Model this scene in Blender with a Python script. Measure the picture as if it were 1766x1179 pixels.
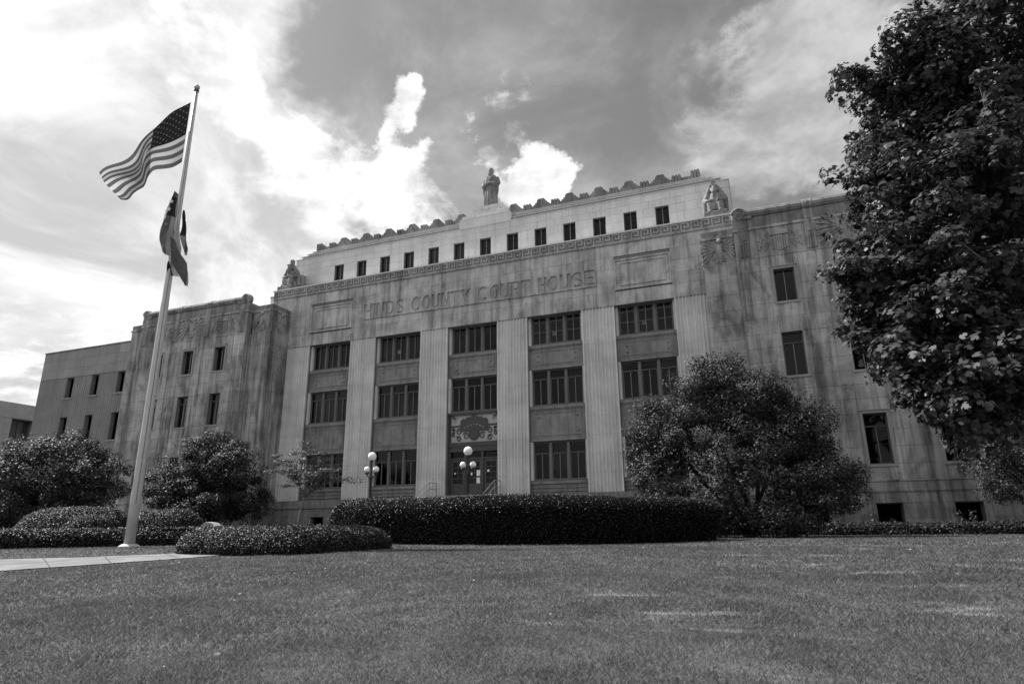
import bpy, bmesh, math, random
import numpy as np
from mathutils import Vector, Matrix

random.seed(7)
rng = np.random.default_rng(7)
R = math.radians
scene = bpy.context.scene
for o in list(bpy.data.objects):
    bpy.data.objects.remove(o)
COL = scene.collection

# ------------------------------------------------------------------ camera
CAM = np.array([18.2408, -39.046, -2.0495])
F_PX, PITCH, ROLL, YAW = 1109.84, 0.2815, -0.0099, -0.3721
FW = np.array([math.sin(YAW) * math.cos(PITCH), math.cos(YAW) * math.cos(PITCH), math.sin(PITCH)])
_r = np.array([math.cos(YAW), -math.sin(YAW), 0.0])
_u = np.cross(_r, FW)
RT = _r * math.cos(ROLL) + _u * math.sin(ROLL)
UP = -_r * math.sin(ROLL) + _u * math.cos(ROLL)
cd = bpy.data.cameras.new('camera')
cam = bpy.data.objects.new('camera', cd)
COL.objects.link(cam)
m3 = Matrix((RT, UP, -FW)).transposed()
cam.matrix_world = Matrix.Translation(Vector(CAM)) @ m3.to_4x4()
cd.sensor_width = 36
cd.lens = 36 * F_PX / 1766
cd.clip_start = 0.1
cd.clip_end = 5000
scene.camera = cam

# ------------------------------------------------------------------ world and sun
SUN = Vector((-0.62, 0.05, 0.78)).normalized()
SUN_EL = math.asin(SUN.z)
SUN_AZ = math.atan2(SUN.x, SUN.y)
scene.render.engine = 'CYCLES'
scene.view_settings.view_transform = 'Standard'
scene.view_settings.look = 'None'
scene.view_settings.gamma = 1
scene.view_settings.use_curve_mapping = False
scene.view_settings.exposure = 1.2

world = bpy.data.worlds.new('World')
scene.world = world
world.use_nodes = True


class NT:
    """small helper to write node trees"""
    def __init__(s, tree):
        s.t = tree
        tree.nodes.clear()

    def n(s, typ, **kw):
        nd = s.t.nodes.new(typ)
        for k, v in kw.items():
            setattr(nd, k, v)
        return nd

    def put(s, sock, v):
        if hasattr(v, 'is_output') or isinstance(v, bpy.types.NodeSocket):
            s.t.links.new(v, sock)
        elif v is not None:
            sock.default_value = v

    def m(s, op, a, b=None, c=None, clamp=False):
        nd = s.n('ShaderNodeMath', operation=op, use_clamp=clamp)
        s.put(nd.inputs[0], a)
        if b is not None:
            s.put(nd.inputs[1], b)
        if c is not None:
            s.put(nd.inputs[2], c)
        return nd.outputs[0]

    def vm(s, op, a, b=None, out=0):
        nd = s.n('ShaderNodeVectorMath', operation=op)
        s.put(nd.inputs[0], a)
        if b is not None:
            s.put(nd.inputs[1], b)
        return nd.outputs[out]

    def rng(s, v, a, b, c, d, smooth=True):
        nd = s.n('ShaderNodeMapRange')
        nd.interpolation_type = 'SMOOTHSTEP' if smooth else 'LINEAR'
        s.put(nd.inputs['Value'], v)
        for i, q in zip((1, 2, 3, 4), (a, b, c, d)):
            s.put(nd.inputs[i], q)
        return nd.outputs[0]

    def noise(s, vec, scale, detail=4, rough=0.55, dist=0.0):
        nd = s.n('ShaderNodeTexNoise')
        s.put(nd.inputs['Vector'], vec)
        nd.inputs['Scale'].default_value = scale
        nd.inputs['Detail'].default_value = detail
        nd.inputs['Roughness'].default_value = rough
        nd.inputs['Distortion'].default_value = dist
        return nd.outputs['Fac']

    def mix(s, f, a, b):
        nd = s.n('ShaderNodeMix', data_type='FLOAT')
        s.put(nd.inputs[0], f)
        s.put(nd.inputs[2], a)
        s.put(nd.inputs[3], b)
        return nd.outputs[0]

    def grey(s, v):
        nd = s.n('ShaderNodeCombineColor')
        for i in range(3):
            s.put(nd.inputs[i], v)
        return nd.outputs[0]


SKY_K = 0.50


def build_sky():
    t = NT(world.node_tree)
    sky = t.n('ShaderNodeTexSky', sky_type='NISHITA')
    sky.sun_disc = False
    sky.sun_elevation = SUN_EL
    sky.sun_rotation = SUN_AZ
    sky.air_density = 1.0
    sky.dust_density = 1.0
    bw = t.n('ShaderNodeRGBToBW')
    t.t.links.new(sky.outputs[0], bw.inputs[0])
    tc = t.n('ShaderNodeTexCoord')
    d = tc.outputs['Generated']
    sep = t.n('ShaderNodeSeparateXYZ')
    t.t.links.new(d, sep.inputs[0])
    z = t.m('MAXIMUM', sep.outputs[2], 0.0)
    zz = t.m('ADD', z, 0.22)
    px = t.m('DIVIDE', sep.outputs[0], zz)
    py = t.m('DIVIDE', sep.outputs[1], zz)
    cmb = t.n('ShaderNodeCombineXYZ')
    t.put(cmb.inputs[0], px)
    t.put(cmb.inputs[1], py)
    t.put(cmb.inputs[2], 3.7)
    p = cmb.outputs[0]
    big = t.noise(p, 1.3, 3, 0.5, 0.3)
    mid = t.noise(p, 3.4, 9, 0.60, 0.35)
    fine = t.noise(p, 9.0, 8, 0.62, 0.2)
    base = t.m('ADD', t.m('MULTIPLY', big, 0.30), t.m('ADD', t.m('MULTIPLY', mid, 0.50), t.m('MULTIPLY', fine, 0.20)))

    # banks of cumulus and gaps of clear sky, each a soft cap on the dome
    nz = t.n('ShaderNodeTexNoise')
    t.put(nz.inputs['Vector'], d)
    nz.inputs['Scale'].default_value = 7.0
    nz.inputs['Detail'].default_value = 7.0
    nz.inputs['Roughness'].default_value = 0.6
    dw = t.vm('NORMALIZE', t.vm('ADD', d, t.vm('MULTIPLY', t.vm('SUBTRACT', nz.outputs['Color'], (0.5, 0.5, 0.5)), (0.22, 0.22, 0.22))))

    def cap(c, outer, inner):
        v = Vector(c).normalized()
        dt = t.vm('DOT_PRODUCT', dw, tuple(v), out=1)
        return t.rng(dt, math.cos(R(outer)), math.cos(R(inner)), 0, 1)

    def lump(v0, lst, sign='ADD'):
        for c, o, i, a in lst:
            v0 = t.m(sign, v0, t.m('MULTIPLY', cap(c, o, i), a))
        return v0
    clear = cap((0.02, 0.80, 0.60), 39, 30)
    # a thin grey veil over all but the clear part
    veil = t.rng(t.m('SUBTRACT', t.m('ADD', base, 0.17), t.m('MULTIPLY', clear, 0.315)), 0.39, 0.64, 0, 1)
    wisp = t.rng(t.m('ADD', t.m('MULTIPLY', mid, 0.6), t.m('MULTIPLY', big, 0.4)), 0.44, 0.68, 0.0, 0.34)
    veil = t.m('MAXIMUM', veil, wisp)
    veil_v = t.rng(t.noise(p, 2.3, 8, 0.60, 0.6), 0.36, 0.62, 2.8, 4.7)
    # bright cumulus heaps
    banks = [((-0.585, 0.56, 0.585), 8, 2, 0.14), ((-0.60, 0.49, 0.635), 7.5, 2, 0.15), ((-0.445, 0.663, 0.60), 4.8, 1.2, 0.36), ((-0.53, 0.70, 0.475), 8, 2, 0.09),
             ((-0.43, 0.75, 0.50), 7.0, 1.0, 0.17), ((-0.280, 0.825, 0.492), 4.4, 1.2, 0.33), ((0.05, 0.84, 0.545), 11, 1, 0.20), ((0.12, 0.79, 0.60), 8, 1, 0.15), ((0.10, 0.87, 0.48), 9, 1, 0.12),
             ((-0.84, 0.50, 0.19), 9, 3, 0.14), ((-0.38, 0.656, 0.652), 3.2, 0.5, 0.18), ((-0.314, 0.759, 0.57), 4.2, 0.5, 0.19), ((-0.20, 0.70, 0.69), 5, 0.4, 0.10), ((-0.12, 0.80, 0.59), 4.6, 0.4, 0.05), ((-0.76, 0.38, 0.53), 9, 3, 0.08)]
    s = lump(t.m('SUBTRACT', base, t.m('MULTIPLY', clear, 0.10)), banks)
    s = lump(s, [((-0.495, 0.582, 0.645), 7.0, 2, 0.20), ((-0.505, 0.64, 0.58), 4.0, 1.0, 0.15), ((-0.50, 0.54, 0.68), 7, 2, 0.16), ((-0.36, 0.735, 0.575), 3.2, 1, 0.12), ((-0.36, 0.62, 0.70), 6, 2.5, 0.16), ((-0.43, 0.70, 0.565), 3.2, 1.0, 0.14), ((-0.37, 0.775, 0.51), 3.5, 1, 0.10)], 'SUBTRACT')
    cover = t.rng(s, 0.545, 0.67, 0, 1)
    bright = t.rng(t.m('ADD', t.m('MULTIPLY', fine, 0.5), t.m('MULTIPLY', mid, 0.5)), 0.38, 0.60, 3.3, 5.3)
    # heaps seen away from the sun's side are thinner and greyer
    bright = t.m('MULTIPLY', bright, t.m('SUBTRACT', 1.0, t.m('MULTIPLY', cap((0.10, 0.82, 0.56), 16, 8), 0.45)))
    skyv = t.m('MULTIPLY', bw.outputs[0], SKY_K)
    val = t.mix(veil, skyv, veil_v)
    val = t.mix(cover, val, bright)
    bg = t.n('ShaderNodeBackground')
    bg.inputs['Strength'].default_value = 0.1
    t.put(bg.inputs['Color'], t.grey(val))
    out = t.n('ShaderNodeOutputWorld')
    t.t.links.new(bg.outputs[0], out.inputs[0])


build_sky()
sl = bpy.data.lights.new('sun', 'SUN')
sl.energy = 4.0
sl.angle = R(0.5)
sl.color = (1.0, 1.0, 1.0)
sun = bpy.data.objects.new('sun', sl)
COL.objects.link(sun)
sun.rotation_euler = SUN.to_track_quat('Z', 'Y').to_euler()
sun.location = (0, 0, 60)

# ------------------------------------------------------------------ materials (the photograph is monochrome, so every colour is a grey)
MATS = {}


def new_mat(name):
    m = bpy.data.materials.new(name)
    m.use_nodes = True
    MATS[name] = m
    return m, NT(m.node_tree)


def finish(t, col, rough=0.8, spec=0.3, bump=None, bump_d=0.02, strength=0.5, metallic=0.0):
    b = t.n('ShaderNodeBsdfPrincipled')
    t.put(b.inputs['Base Color'], t.grey(col))
    t.put(b.inputs['Roughness'], rough)
    b.inputs['Specular IOR Level'].default_value = spec
    b.inputs['Metallic'].default_value = metallic
    if bump is not None:
        bn = t.n('ShaderNodeBump')
        bn.inputs['Strength'].default_value = strength
        bn.inputs['Distance'].default_value = bump_d
        t.put(bn.inputs['Height'], bump)
        t.t.links.new(bn.outputs[0], b.inputs['Normal'])
    o = t.n('ShaderNodeOutputMaterial')
    t.t.links.new(b.outputs[0], o.inputs[0])
    return b


def scaled(t, pos, sx, sy, sz):
    return t.vm('MULTIPLY', pos, (sx, sy, sz))


def stone(name, base, streak=0.3, blotch=0.2, tone=0.12, rough=0.85, cell=False, hi=0.0, soot=0.0):
    m, t = new_mat(name)
    g = t.n('ShaderNodeNewGeometry')
    pos = g.outputs['Position']
    oi = t.n('ShaderNodeObjectInfo')
    fine = t.noise(pos, 7.0, 6, 0.65)
    blo = t.noise(pos, 0.55, 5, 0.6, 0.4)
    st = t.noise(scaled(t, pos, 2.3, 2.3, 0.10), 1.0, 6, 0.62, 0.3)
    st2 = t.noise(scaled(t, pos, 7.0, 7.0, 0.22), 1.0, 4, 0.6)
    v = t.m('MULTIPLY', base, t.rng(fine, 0.25, 0.75, 0.93, 1.07, False))
    v = t.m('MULTIPLY', v, t.rng(blo, 0.32, 0.68, 1 - blotch, 1 + blotch * 0.45))
    v = t.m('MULTIPLY', v, t.rng(st, 0.44, 0.66, 1.0, 1 - streak))
    v = t.m('MULTIPLY', v, t.rng(st2, 0.50, 0.72, 1.0, 1 - streak * 0.55))
    if soot:
        # black weather crust in patches
        so = t.noise(scaled(t, pos, 1.0, 1.0, 0.45), 1.1, 7, 0.7, 0.6)
        v = t.m('MULTIPLY', v, t.rng(so, 0.47, 0.64, 1.0, 1 - soot))
    if hi:
        # clean scoured streaks
        wl = t.noise(scaled(t, pos, 3.1, 3.1, 0.14), 1.0, 5, 0.6, 0.5)
        v = t.m('MULTIPLY', v, t.rng(wl, 0.56, 0.70, 1.0, 1 + hi))
    if tone:
        v = t.m('MULTIPLY', v, t.rng(g.outputs['Random Per Island'], 0, 1, 1 - tone, 1 + tone, False))
        v = t.m('MULTIPLY', v, t.rng(oi.outputs['Random'], 0, 1, 1 - tone, 1 + tone, False))
    hgt = t.noise(pos, 22.0, 5, 0.7)
    finish(t, v, rough, 0.25, hgt, 0.012, 0.45)
    return m


stone('stone_clean', 0.56, 0.13, 0.10, 0.05)
stone('stone_flute', 0.60, 0.15, 0.13, 0.035, hi=0.05)
stone('stone_frieze', 0.45, 0.38, 0.28, 0.07, hi=0.15, soot=0.32)
stone('stone_key', 0.35, 0.30, 0.25, 0.05, soot=0.30, hi=0.15)
stone('stone_wing', 0.37, 0.58, 0.30, 0.07, hi=0.42, soot=0.42)
stone('stone_letter', 0.38, 0.25, 0.2, 0.0, soot=0.2)
stone('stone_relief', 0.31, 0.50, 0.25, 0.03, hi=0.20, soot=0.35)
stone('stone_dark', 0.22, 0.40, 0.25, 0.05, soot=0.35)
stone('stone_crest', 0.24, 0.25, 0.30, 0.05, soot=0.3)
stone('stone_plain', 0.28, 0.15, 0.12, 0.08)
stone('stone_statue', 0.24, 0.30, 0.30, 0.02, soot=0.55)
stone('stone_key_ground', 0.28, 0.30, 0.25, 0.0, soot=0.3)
stone('mortar', 0.17, 0.2, 0.2, 0)
stone('concrete_path', 0.18, 0.02, 0.35, 0.06, soot=0.25)


def simple(name, v, rough=0.6, spec=0.4, noise_amt=0.12, scale=5.0, metallic=0.0, tone=0.0, streak=0.0, bump=0.0):
    m, t = new_mat(name)
    g = t.n('ShaderNodeNewGeometry')
    pos = g.outputs['Position']
    n = t.noise(pos, scale, 5, 0.6)
    c = t.m('MULTIPLY', v, t.rng(n, 0.3, 0.7, 1 - noise_amt, 1 + noise_amt, False))
    if streak:
        st = t.noise(scaled(t, pos, 5, 5, 0.35), 1.0, 5, 0.6)
        c = t.m('MULTIPLY', c, t.rng(st, 0.45, 0.7, 1.0, 1 - streak))
    if tone:
        oi = t.n('ShaderNodeObjectInfo')
        c = t.m('MULTIPLY', c, t.rng(oi.outputs['Random'], 0, 1, 1 - tone, 1 + tone, False))
    finish(t, c, rough, spec, t.noise(pos, scale * 6, 4, 0.6) if bump else None, 0.01, bump)
    return m


simple('bronze_panel', 0.185, 0.55, 0.4, 0.28, 1.6, 0.0, 0.10, 0.35, 0.2)
simple('window_frame', 0.10, 0.5, 0.4, 0.12, 3, 0, 0.06, 0.1)
simple('window_mullion', 0.125, 0.55, 0.35, 0.12, 3, 0, 0.06, 0.15)
simple('sash', 0.15, 0.5, 0.4, 0.1, 3)
simple('sash_dark', 0.045, 0.45, 0.4, 0.1, 3)
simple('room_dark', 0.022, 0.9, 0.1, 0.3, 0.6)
simple('door_paint', 0.055, 0.4, 0.5, 0.15, 4, 0, 0.05, 0.1)
simple('iron', 0.02, 0.45, 0.5, 0.2, 9)
simple('paper', 0.75, 0.8, 0.2, 0.05, 8)
simple('globe', 0.85, 0.25, 0.5, 0.03, 3)
simple('pole_metal', 0.42, 0.4, 0.5, 0.10, 2.5, 0.0, 0, 0.12)
simple('rail', 0.16, 0.3, 0.6, 0.1, 4, 0.6)
simple('bark_light', 0.14, 0.9, 0.2, 0.35, 4, bump=0.8)
simple('bark_dark', 0.05, 0.9, 0.2, 0.35, 6, bump=0.8)
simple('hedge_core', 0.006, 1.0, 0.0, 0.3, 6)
simple('far_concrete', 0.25, 0.85, 0.2, 0.12, 0.8, streak=0.12)
simple('far_frame', 0.10, 0.6, 0.3, 0.1, 2)
simple('ornament_light', 0.36, 0.7, 0.3, 0.12, 3)
simple('ornament_dark', 0.045, 0.5, 0.4, 0.2, 5)
simple('thermostone', 0.30, 0.9, 0.2, 0.2, 4, bump=0.4)


def glass_mat(name, ior=1.26, extra=0.0):
    m, t = new_mat(name)
    fr = t.n('ShaderNodeFresnel')
    fr.inputs['IOR'].default_value = ior
    tr = t.n('ShaderNodeBsdfTransparent')
    tr.inputs[0].default_value = (0.66, 0.66, 0.66, 1)
    gl = t.n('ShaderNodeBsdfGlossy')
    gl.inputs['Roughness'].default_value = 0.015
    g = t.n('ShaderNodeNewGeometry')
    bn = t.n('ShaderNodeBump')
    bn.inputs['Strength'].default_value = 0.06
    bn.inputs['Distance'].default_value = 0.05
    t.put(bn.inputs['Height'], t.noise(g.outputs['Position'], 1.6, 2, 0.5))
    t.t.links.new(bn.outputs[0], gl.inputs['Normal'])
    mx = t.n('ShaderNodeMixShader')
    t.put(mx.inputs[0], t.m('ADD', fr.outputs[0], extra, clamp=True))
    t.t.links.new(tr.outputs[0], mx.inputs[1])
    t.t.links.new(gl.outputs[0], mx.inputs[2])
    o = t.n('ShaderNodeOutputMaterial')
    t.t.links.new(mx.outputs[0], o.inputs[0])


glass_mat('glass')


def blind_mat():
    m, t = new_mat('blind')
    g = t.n('ShaderNodeNewGeometry')
    oi = t.n('ShaderNodeObjectInfo')
    pos = g.outputs['Position']
    a = t.noise(scaled(t, pos, 9, 1, 0.05), 1.0, 3, 0.6)
    c = t.m('MULTIPLY', 0.052, t.rng(a, 0.3, 0.7, 0.45, 1.4, False))
    c = t.m('MULTIPLY', c, t.rng(oi.outputs['Random'], 0, 1, 0.25, 1.4, False))
    finish(t, c, 0.9, 0.1)


blind_mat()


def leaf_mat(name, v, trans=0.35, rough=0.45, spec=0.5, var=0.35):
    m, t = new_mat(name)
    g = t.n('ShaderNodeNewGeometry')
    c = t.m('MULTIPLY', v, t.rng(g.outputs['Random Per Island'], 0, 1, 1 - var, 1 + var, False))
    n = t.noise(g.outputs['Position'], 0.7, 3, 0.6)
    c = t.m('MULTIPLY', c, t.rng(n, 0.3, 0.7, 0.8, 1.2, False))
    gc = t.grey(c)
    b = t.n('ShaderNodeBsdfPrincipled')
    t.put(b.inputs['Base Color'], gc)
    b.inputs['Roughness'].default_value = rough
    b.inputs['Specular IOR Level'].default_value = spec
    tl = t.n('ShaderNodeBsdfTranslucent')
    t.put(tl.inputs[0], gc)
    mx = t.n('ShaderNodeMixShader')
    mx.inputs[0].default_value = trans
    t.t.links.new(b.outputs[0], mx.inputs[1])
    t.t.links.new(tl.outputs[0], mx.inputs[2])
    o = t.n('ShaderNodeOutputMaterial')
    t.t.links.new(mx.outputs[0], o.inputs[0])


leaf_mat('leaf_holly', 0.021, 0.15, 0.55, 0.2)
leaf_mat('leaf_bush', 0.036, 0.18, 0.55, 0.25)
leaf_mat('leaf_sycamore', 0.056, 0.30, 0.5, 0.25, 0.55)
leaf_mat('leaf_hedge', 0.030, 0.10, 0.5, 0.28, 0.5)
leaf_mat('leaf_far', 0.03, 0.2, 0.6, 0.2)
leaf_mat('dry_leaf', 0.28, 0.2, 0.7, 0.2, 0.5)
leaf_mat('leaf_small', 0.06, 0.35, 0.5, 0.4)


def lawn_value(t, pos):
    """green turf with paler, worn and sun-dried patches (shared by the soil sheet and the blades)"""
    n1 = t.noise(scaled(t, pos, 1, 1, 0), 0.35, 5, 0.6, 0.4)
    n2 = t.noise(scaled(t, pos, 1, 1, 0), 1.6, 5, 0.65, 0.3)
    n3 = t.noise(scaled(t, pos, 0.5, 1.7, 0), 0.9, 6, 0.7, 0.8)
    v = t.m('MULTIPLY', 0.094, t.rng(n1, 0.3, 0.7, 0.86, 1.16))
    v = t.m('MULTIPLY', v, t.rng(n2, 0.3, 0.7, 0.86, 1.15))
    sx = t.n('ShaderNodeSeparateXYZ')
    t.t.links.new(pos, sx.inputs[0])
    east = t.rng(sx.outputs[0], 11.0, 19.0, 0.04, 0.22)     # the bank under the big tree is the driest
    dry = t.rng(n3, 0.56, 0.70, 0.0, 1.0)
    bank = t.rng(sx.outputs[1], -33.5, -29.5, 0.25, 1.0)       # and the crest of the slope
    return t.m('ADD', v, t.m('MULTIPLY', t.m('MULTIPLY', dry, bank), east))


def lawn_mats():
    m, t = new_mat('lawn_soil')
    g = t.n('ShaderNodeNewGeometry')
    pos = g.outputs['Position']
    v = lawn_value(t, pos)
    f = t.noise(pos, 30, 5, 0.75)
    f2 = t.noise(scaled(t, pos, 1, 1, 0), 7, 5, 0.7)
    v = t.m('MULTIPLY', v, t.rng(f, 0.3, 0.7, 0.6, 1.4, False))
    v = t.m('MULTIPLY', v, t.rng(f2, 0.3, 0.7, 0.82, 1.18, False))
    finish(t, v, 0.95, 0.1, f, 0.05, 0.8)
    m, t = new_mat('grass_blade')
    g = t.n('ShaderNodeNewGeometry')
    v = lawn_value(t, g.outputs['Position'])
    v = t.m('MULTIPLY', v, t.rng(g.outputs['Random Per Island'], 0, 1, 0.72, 1.5, False))
    gc = t.grey(v)
    b = t.n('ShaderNodeBsdfPrincipled')
    t.put(b.inputs['Base Color'], gc)
    b.inputs['Roughness'].default_value = 0.6
    b.inputs['Specular IOR Level'].default_value = 0.25
    tl = t.n('ShaderNodeBsdfTranslucent')
    t.put(tl.inputs[0], gc)
    mx = t.n('ShaderNodeMixShader')
    mx.inputs[0].default_value = 0.35
    t.t.links.new(b.outputs[0], mx.inputs[1])
    t.t.links.new(tl.outputs[0], mx.inputs[2])
    o = t.n('ShaderNodeOutputMaterial')
    t.t.links.new(mx.outputs[0], o.inputs[0])


lawn_mats()


def cloth_mat(name, v):
    m, t = new_mat(name)
    g = t.n('ShaderNodeNewGeometry')
    n = t.noise(g.outputs['Position'], 9, 3, 0.5)
    gc = t.grey(t.m('MULTIPLY', v, t.rng(n, 0.3, 0.7, 0.94, 1.06, False)))
    b = t.n('ShaderNodeBsdfPrincipled')
    t.put(b.inputs['Base Color'], gc)
    b.inputs['Roughness'].default_value = 0.8
    tl = t.n('ShaderNodeBsdfTranslucent')
    t.put(tl.inputs[0], gc)
    mx = t.n('ShaderNodeMixShader')
    mx.inputs[0].default_value = 0.45
    t.t.links.new(b.outputs[0], mx.inputs[1])
    t.t.links.new(tl.outputs[0], mx.inputs[2])
    o = t.n('ShaderNodeOutputMaterial')
    t.t.links.new(mx.outputs[0], o.inputs[0])


cloth_mat('cloth_white', 0.46)
cloth_mat('cloth_red', 0.085)
cloth_mat('cloth_blue', 0.008)
cloth_mat('cloth_mid', 0.10)

# ------------------------------------------------------------------ mesh helpers


class MB:
    def __init__(s):
        s.v, s.f, s.mi = [], [], []

    def add(s, vs, fs, mi=0):
        o = len(s.v)
        s.v += [tuple(map(float, p)) for p in vs]
        for f in fs:
            s.f.append(tuple(i + o for i in f))
            s.mi.append(mi)
        return s

    def box(s, x0, x1, y0, y1, z0, z1, mi=0):
        vs = [(x0, y0, z0), (x1, y0, z0), (x1, y1, z0), (x0, y1, z0), (x0, y0, z1), (x1, y0, z1), (x1, y1, z1), (x0, y1, z1)]
        return s.add(vs, [(3, 2, 1, 0), (4, 5, 6, 7), (0, 1, 5, 4), (1, 2, 6, 5), (2, 3, 7, 6), (3, 0, 4, 7)], mi)

    def prism(s, prof, a0, a1, axis='z', mi=0):
        """prof: CCW list of 2-D points; axis 'z': (x, y) swept in z; 'y': (x, z) swept in y; 'x': (y, z) swept in x"""
        n = len(prof)
        def P(p, a):
            return (p[0], p[1], a) if axis == 'z' else ((p[0], a, p[1]) if axis == 'y' else (a, p[0], p[1]))
        vs = [P(p, a0) for p in prof] + [P(p, a1) for p in prof]
        fs = [(i, (i + 1) % n, n + (i + 1) % n, n + i) for i in range(n)]
        fs += [tuple(range(n - 1, -1, -1)), tuple(range(n, 2 * n))]
        return s.add(vs, fs, mi)

    def tube(s, pts, rad, seg=8, cap=True, mi=0):
        pts = [Vector(p) for p in pts]
        if not hasattr(rad, '__len__'):
            rad = [rad] * len(pts)
        vs, fs = [], []
        prev = None
        for i, p in enumerate(pts):
            d = (pts[min(i + 1, len(pts) - 1)] - pts[max(i - 1, 0)]).normalized()
            if prev is None:
                a = d.orthogonal().normalized()
            else:
                a = (prev - d * prev.dot(d)).normalized()
            prev = a
            b = d.cross(a)
            for k in range(seg):
                th = 2 * math.pi * k / seg
                vs.append(p + (a * math.cos(th) + b * math.sin(th)) * rad[i])
        for i in range(len(pts) - 1):
            for k in range(seg):
                fs.append((i * seg + k, i * seg + (k + 1) % seg, (i + 1) * seg + (k + 1) % seg, (i + 1) * seg + k))
        if cap:
            fs.append(tuple(range(seg - 1, -1, -1)))
            fs.append(tuple(range((len(pts) - 1) * seg, len(pts) * seg)))
        return s.add(vs, fs, mi)

    def lathe(s, prof, c=(0, 0, 0), seg=20, mi=0):
        vs, fs = [], []
        for r, z in prof:
            for k in range(seg):
                th = 2 * math.pi * k / seg
                vs.append((c[0] + r * math.cos(th), c[1] + r * math.sin(th), c[2] + z))
        n = len(prof)
        for i in range(n - 1):
            for k in range(seg):
                fs.append((i * seg + k, i * seg + (k + 1) % seg, (i + 1) * seg + (k + 1) % seg, (i + 1) * seg + k))
        fs.append(tuple(range(seg - 1, -1, -1)))
        fs.append(tuple(range((n - 1) * seg, n * seg)))
        return s.add(vs, fs, mi)

    def ball(s, c, r, seg=16, rings=10, mi=0, rot=None):
        if not hasattr(r, '__len__'):
            r = (r, r, r)
        vs, fs = [], []
        for i in range(rings + 1):
            ph = math.pi * i / rings
            for k in range(seg):
                th = 2 * math.pi * k / seg
                p = Vector((r[0] * math.sin(ph) * math.cos(th), r[1] * math.sin(ph) * math.sin(th), -r[2] * math.cos(ph)))
                if rot is not None:
                    p = rot @ p
                vs.append(p + Vector(c))
        for i in range(rings):
            for k in range(seg):
                fs.append((i * seg + k, i * seg + (k + 1) % seg, (i + 1) * seg + (k + 1) % seg, (i + 1) * seg + k))
        return s.add(vs, fs, mi)

    def mesh(s, name):
        me = bpy.data.meshes.new(name)
        me.from_pydata(s.v, [], s.f)
        return me

    def build(s, name, mat, parent=None, smooth=False):
        me = s.mesh(name)
        for q in (mat if isinstance(mat, (list, tuple)) else [mat]):
            me.materials.append(MATS[q])
        if isinstance(mat, (list, tuple)):
            me.polygons.foreach_set('material_index', s.mi)
        if smooth:
            me.polygons.foreach_set('use_smooth', [True] * len(me.polygons))
        return link(name, me, parent)


def link(name, me, parent=None, loc=None):
    o = bpy.data.objects.new(name, me)
    COL.objects.link(o)
    if parent is not None:
        o.parent = parent
        o.matrix_parent_inverse = PINV(parent)
    if loc is not None:
        o.location = loc
    return o


def base_of(o):
    v = Vector((0, 0, 0))
    while o is not None:
        if o.type == 'EMPTY':
            v = v + o.location
        o = o.parent
    return v


def PINV(p):
    # children of a thing are written in world coordinates; the thing's Empty stands at its base
    return Matrix.Translation(-p.location) if p.type == 'EMPTY' else Matrix.Identity(4)


def tag(o, label, cat, group=None, kind=None):
    o['label'] = label
    o['category'] = cat
    if group:
        o['group'] = group
    if kind:
        o['kind'] = kind
    return o


def thing(name, label, cat, loc, group=None):
    o = bpy.data.objects.new(name, None)
    COL.objects.link(o)
    o.location = loc
    o.empty_display_size = 0.3
    return tag(o, label, cat, group)


def np_mesh(name, verts, loops, starts, totals, mat, smooth=False):
    me = bpy.data.meshes.new(name)
    me.vertices.add(len(verts))
    me.vertices.foreach_set('co', np.ascontiguousarray(verts, dtype=np.float32).ravel())
    me.loops.add(len(loops))
    me.loops.foreach_set('vertex_index', np.ascontiguousarray(loops, dtype=np.int32))
    me.polygons.add(len(starts))
    me.polygons.foreach_set('loop_start', np.ascontiguousarray(starts, dtype=np.int32))
    me.polygons.foreach_set('loop_total', np.ascontiguousarray(totals, dtype=np.int32))
    if smooth:
        me.polygons.foreach_set('use_smooth', np.ones(len(starts), dtype=bool))
    me.update(calc_edges=True)
    me.validate()
    me.materials.append(MATS[mat])
    return me


LEAF = {
    'oval': np.array([(0, -0.5, 0), (0.30, -0.1, 0.06), (0.22, 0.28, 0.05), (0, 0.55, -0.06), (-0.22, 0.28, 0.05), (-0.30, -0.1, 0.06)]),
    'quad': np.array([(0, -0.5, 0), (0.28, 0.0, 0.05), (0, 0.5, 0), (-0.28, 0.0, 0.05)]),
    'maple': np.array([(0, -0.42, 0), (0.34, -0.36, -0.05), (0.56, 0.0, -0.10), (0.20, 0.06, 0.03), (0.36, 0.40, -0.06), (0, 0.64, -0.12),
                       (-0.36, 0.40, -0.06), (-0.20, 0.06, 0.03), (-0.56, 0.0, -0.10), (-0.34, -0.36, -0.05)]),
}


def leaf_mesh(name, cen, nrm, size, mat, shape='oval'):
    n = len(cen)
    L = LEAF[shape]
    k = len(L)
    nrm = nrm / (np.linalg.norm(nrm, axis=1, keepdims=True) + 1e-9)
    ref = rng.normal(size=(n, 3))
    t = np.cross(nrm, ref)
    t /= np.linalg.norm(t, axis=1, keepdims=True) + 1e-9
    b = np.cross(nrm, t)
    sz = size[:, None, None]
    V = cen[:, None, :] + sz * (L[None, :, 0:1] * t[:, None, :] + L[None, :, 1:2] * b[:, None, :] + L[None, :, 2:3] * nrm[:, None, :])
    return np_mesh(name, V.reshape(-1, 3), np.arange(n * k), np.arange(n) * k, np.full(n, k), mat)


# ------------------------------------------------------------------ terrain
TY = [-200, -60, -45, -39, -34, -28, -22, -15, -5, 600]
TZ = [-4.0, -3.9, -3.75, -3.62, -3.3, -2.9, -2.63, -2.55, -2.5, -2.5]


def ground_z(x, y):
    return np.interp(y, TY, TZ) + 0.0 * np.asarray(x)


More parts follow.
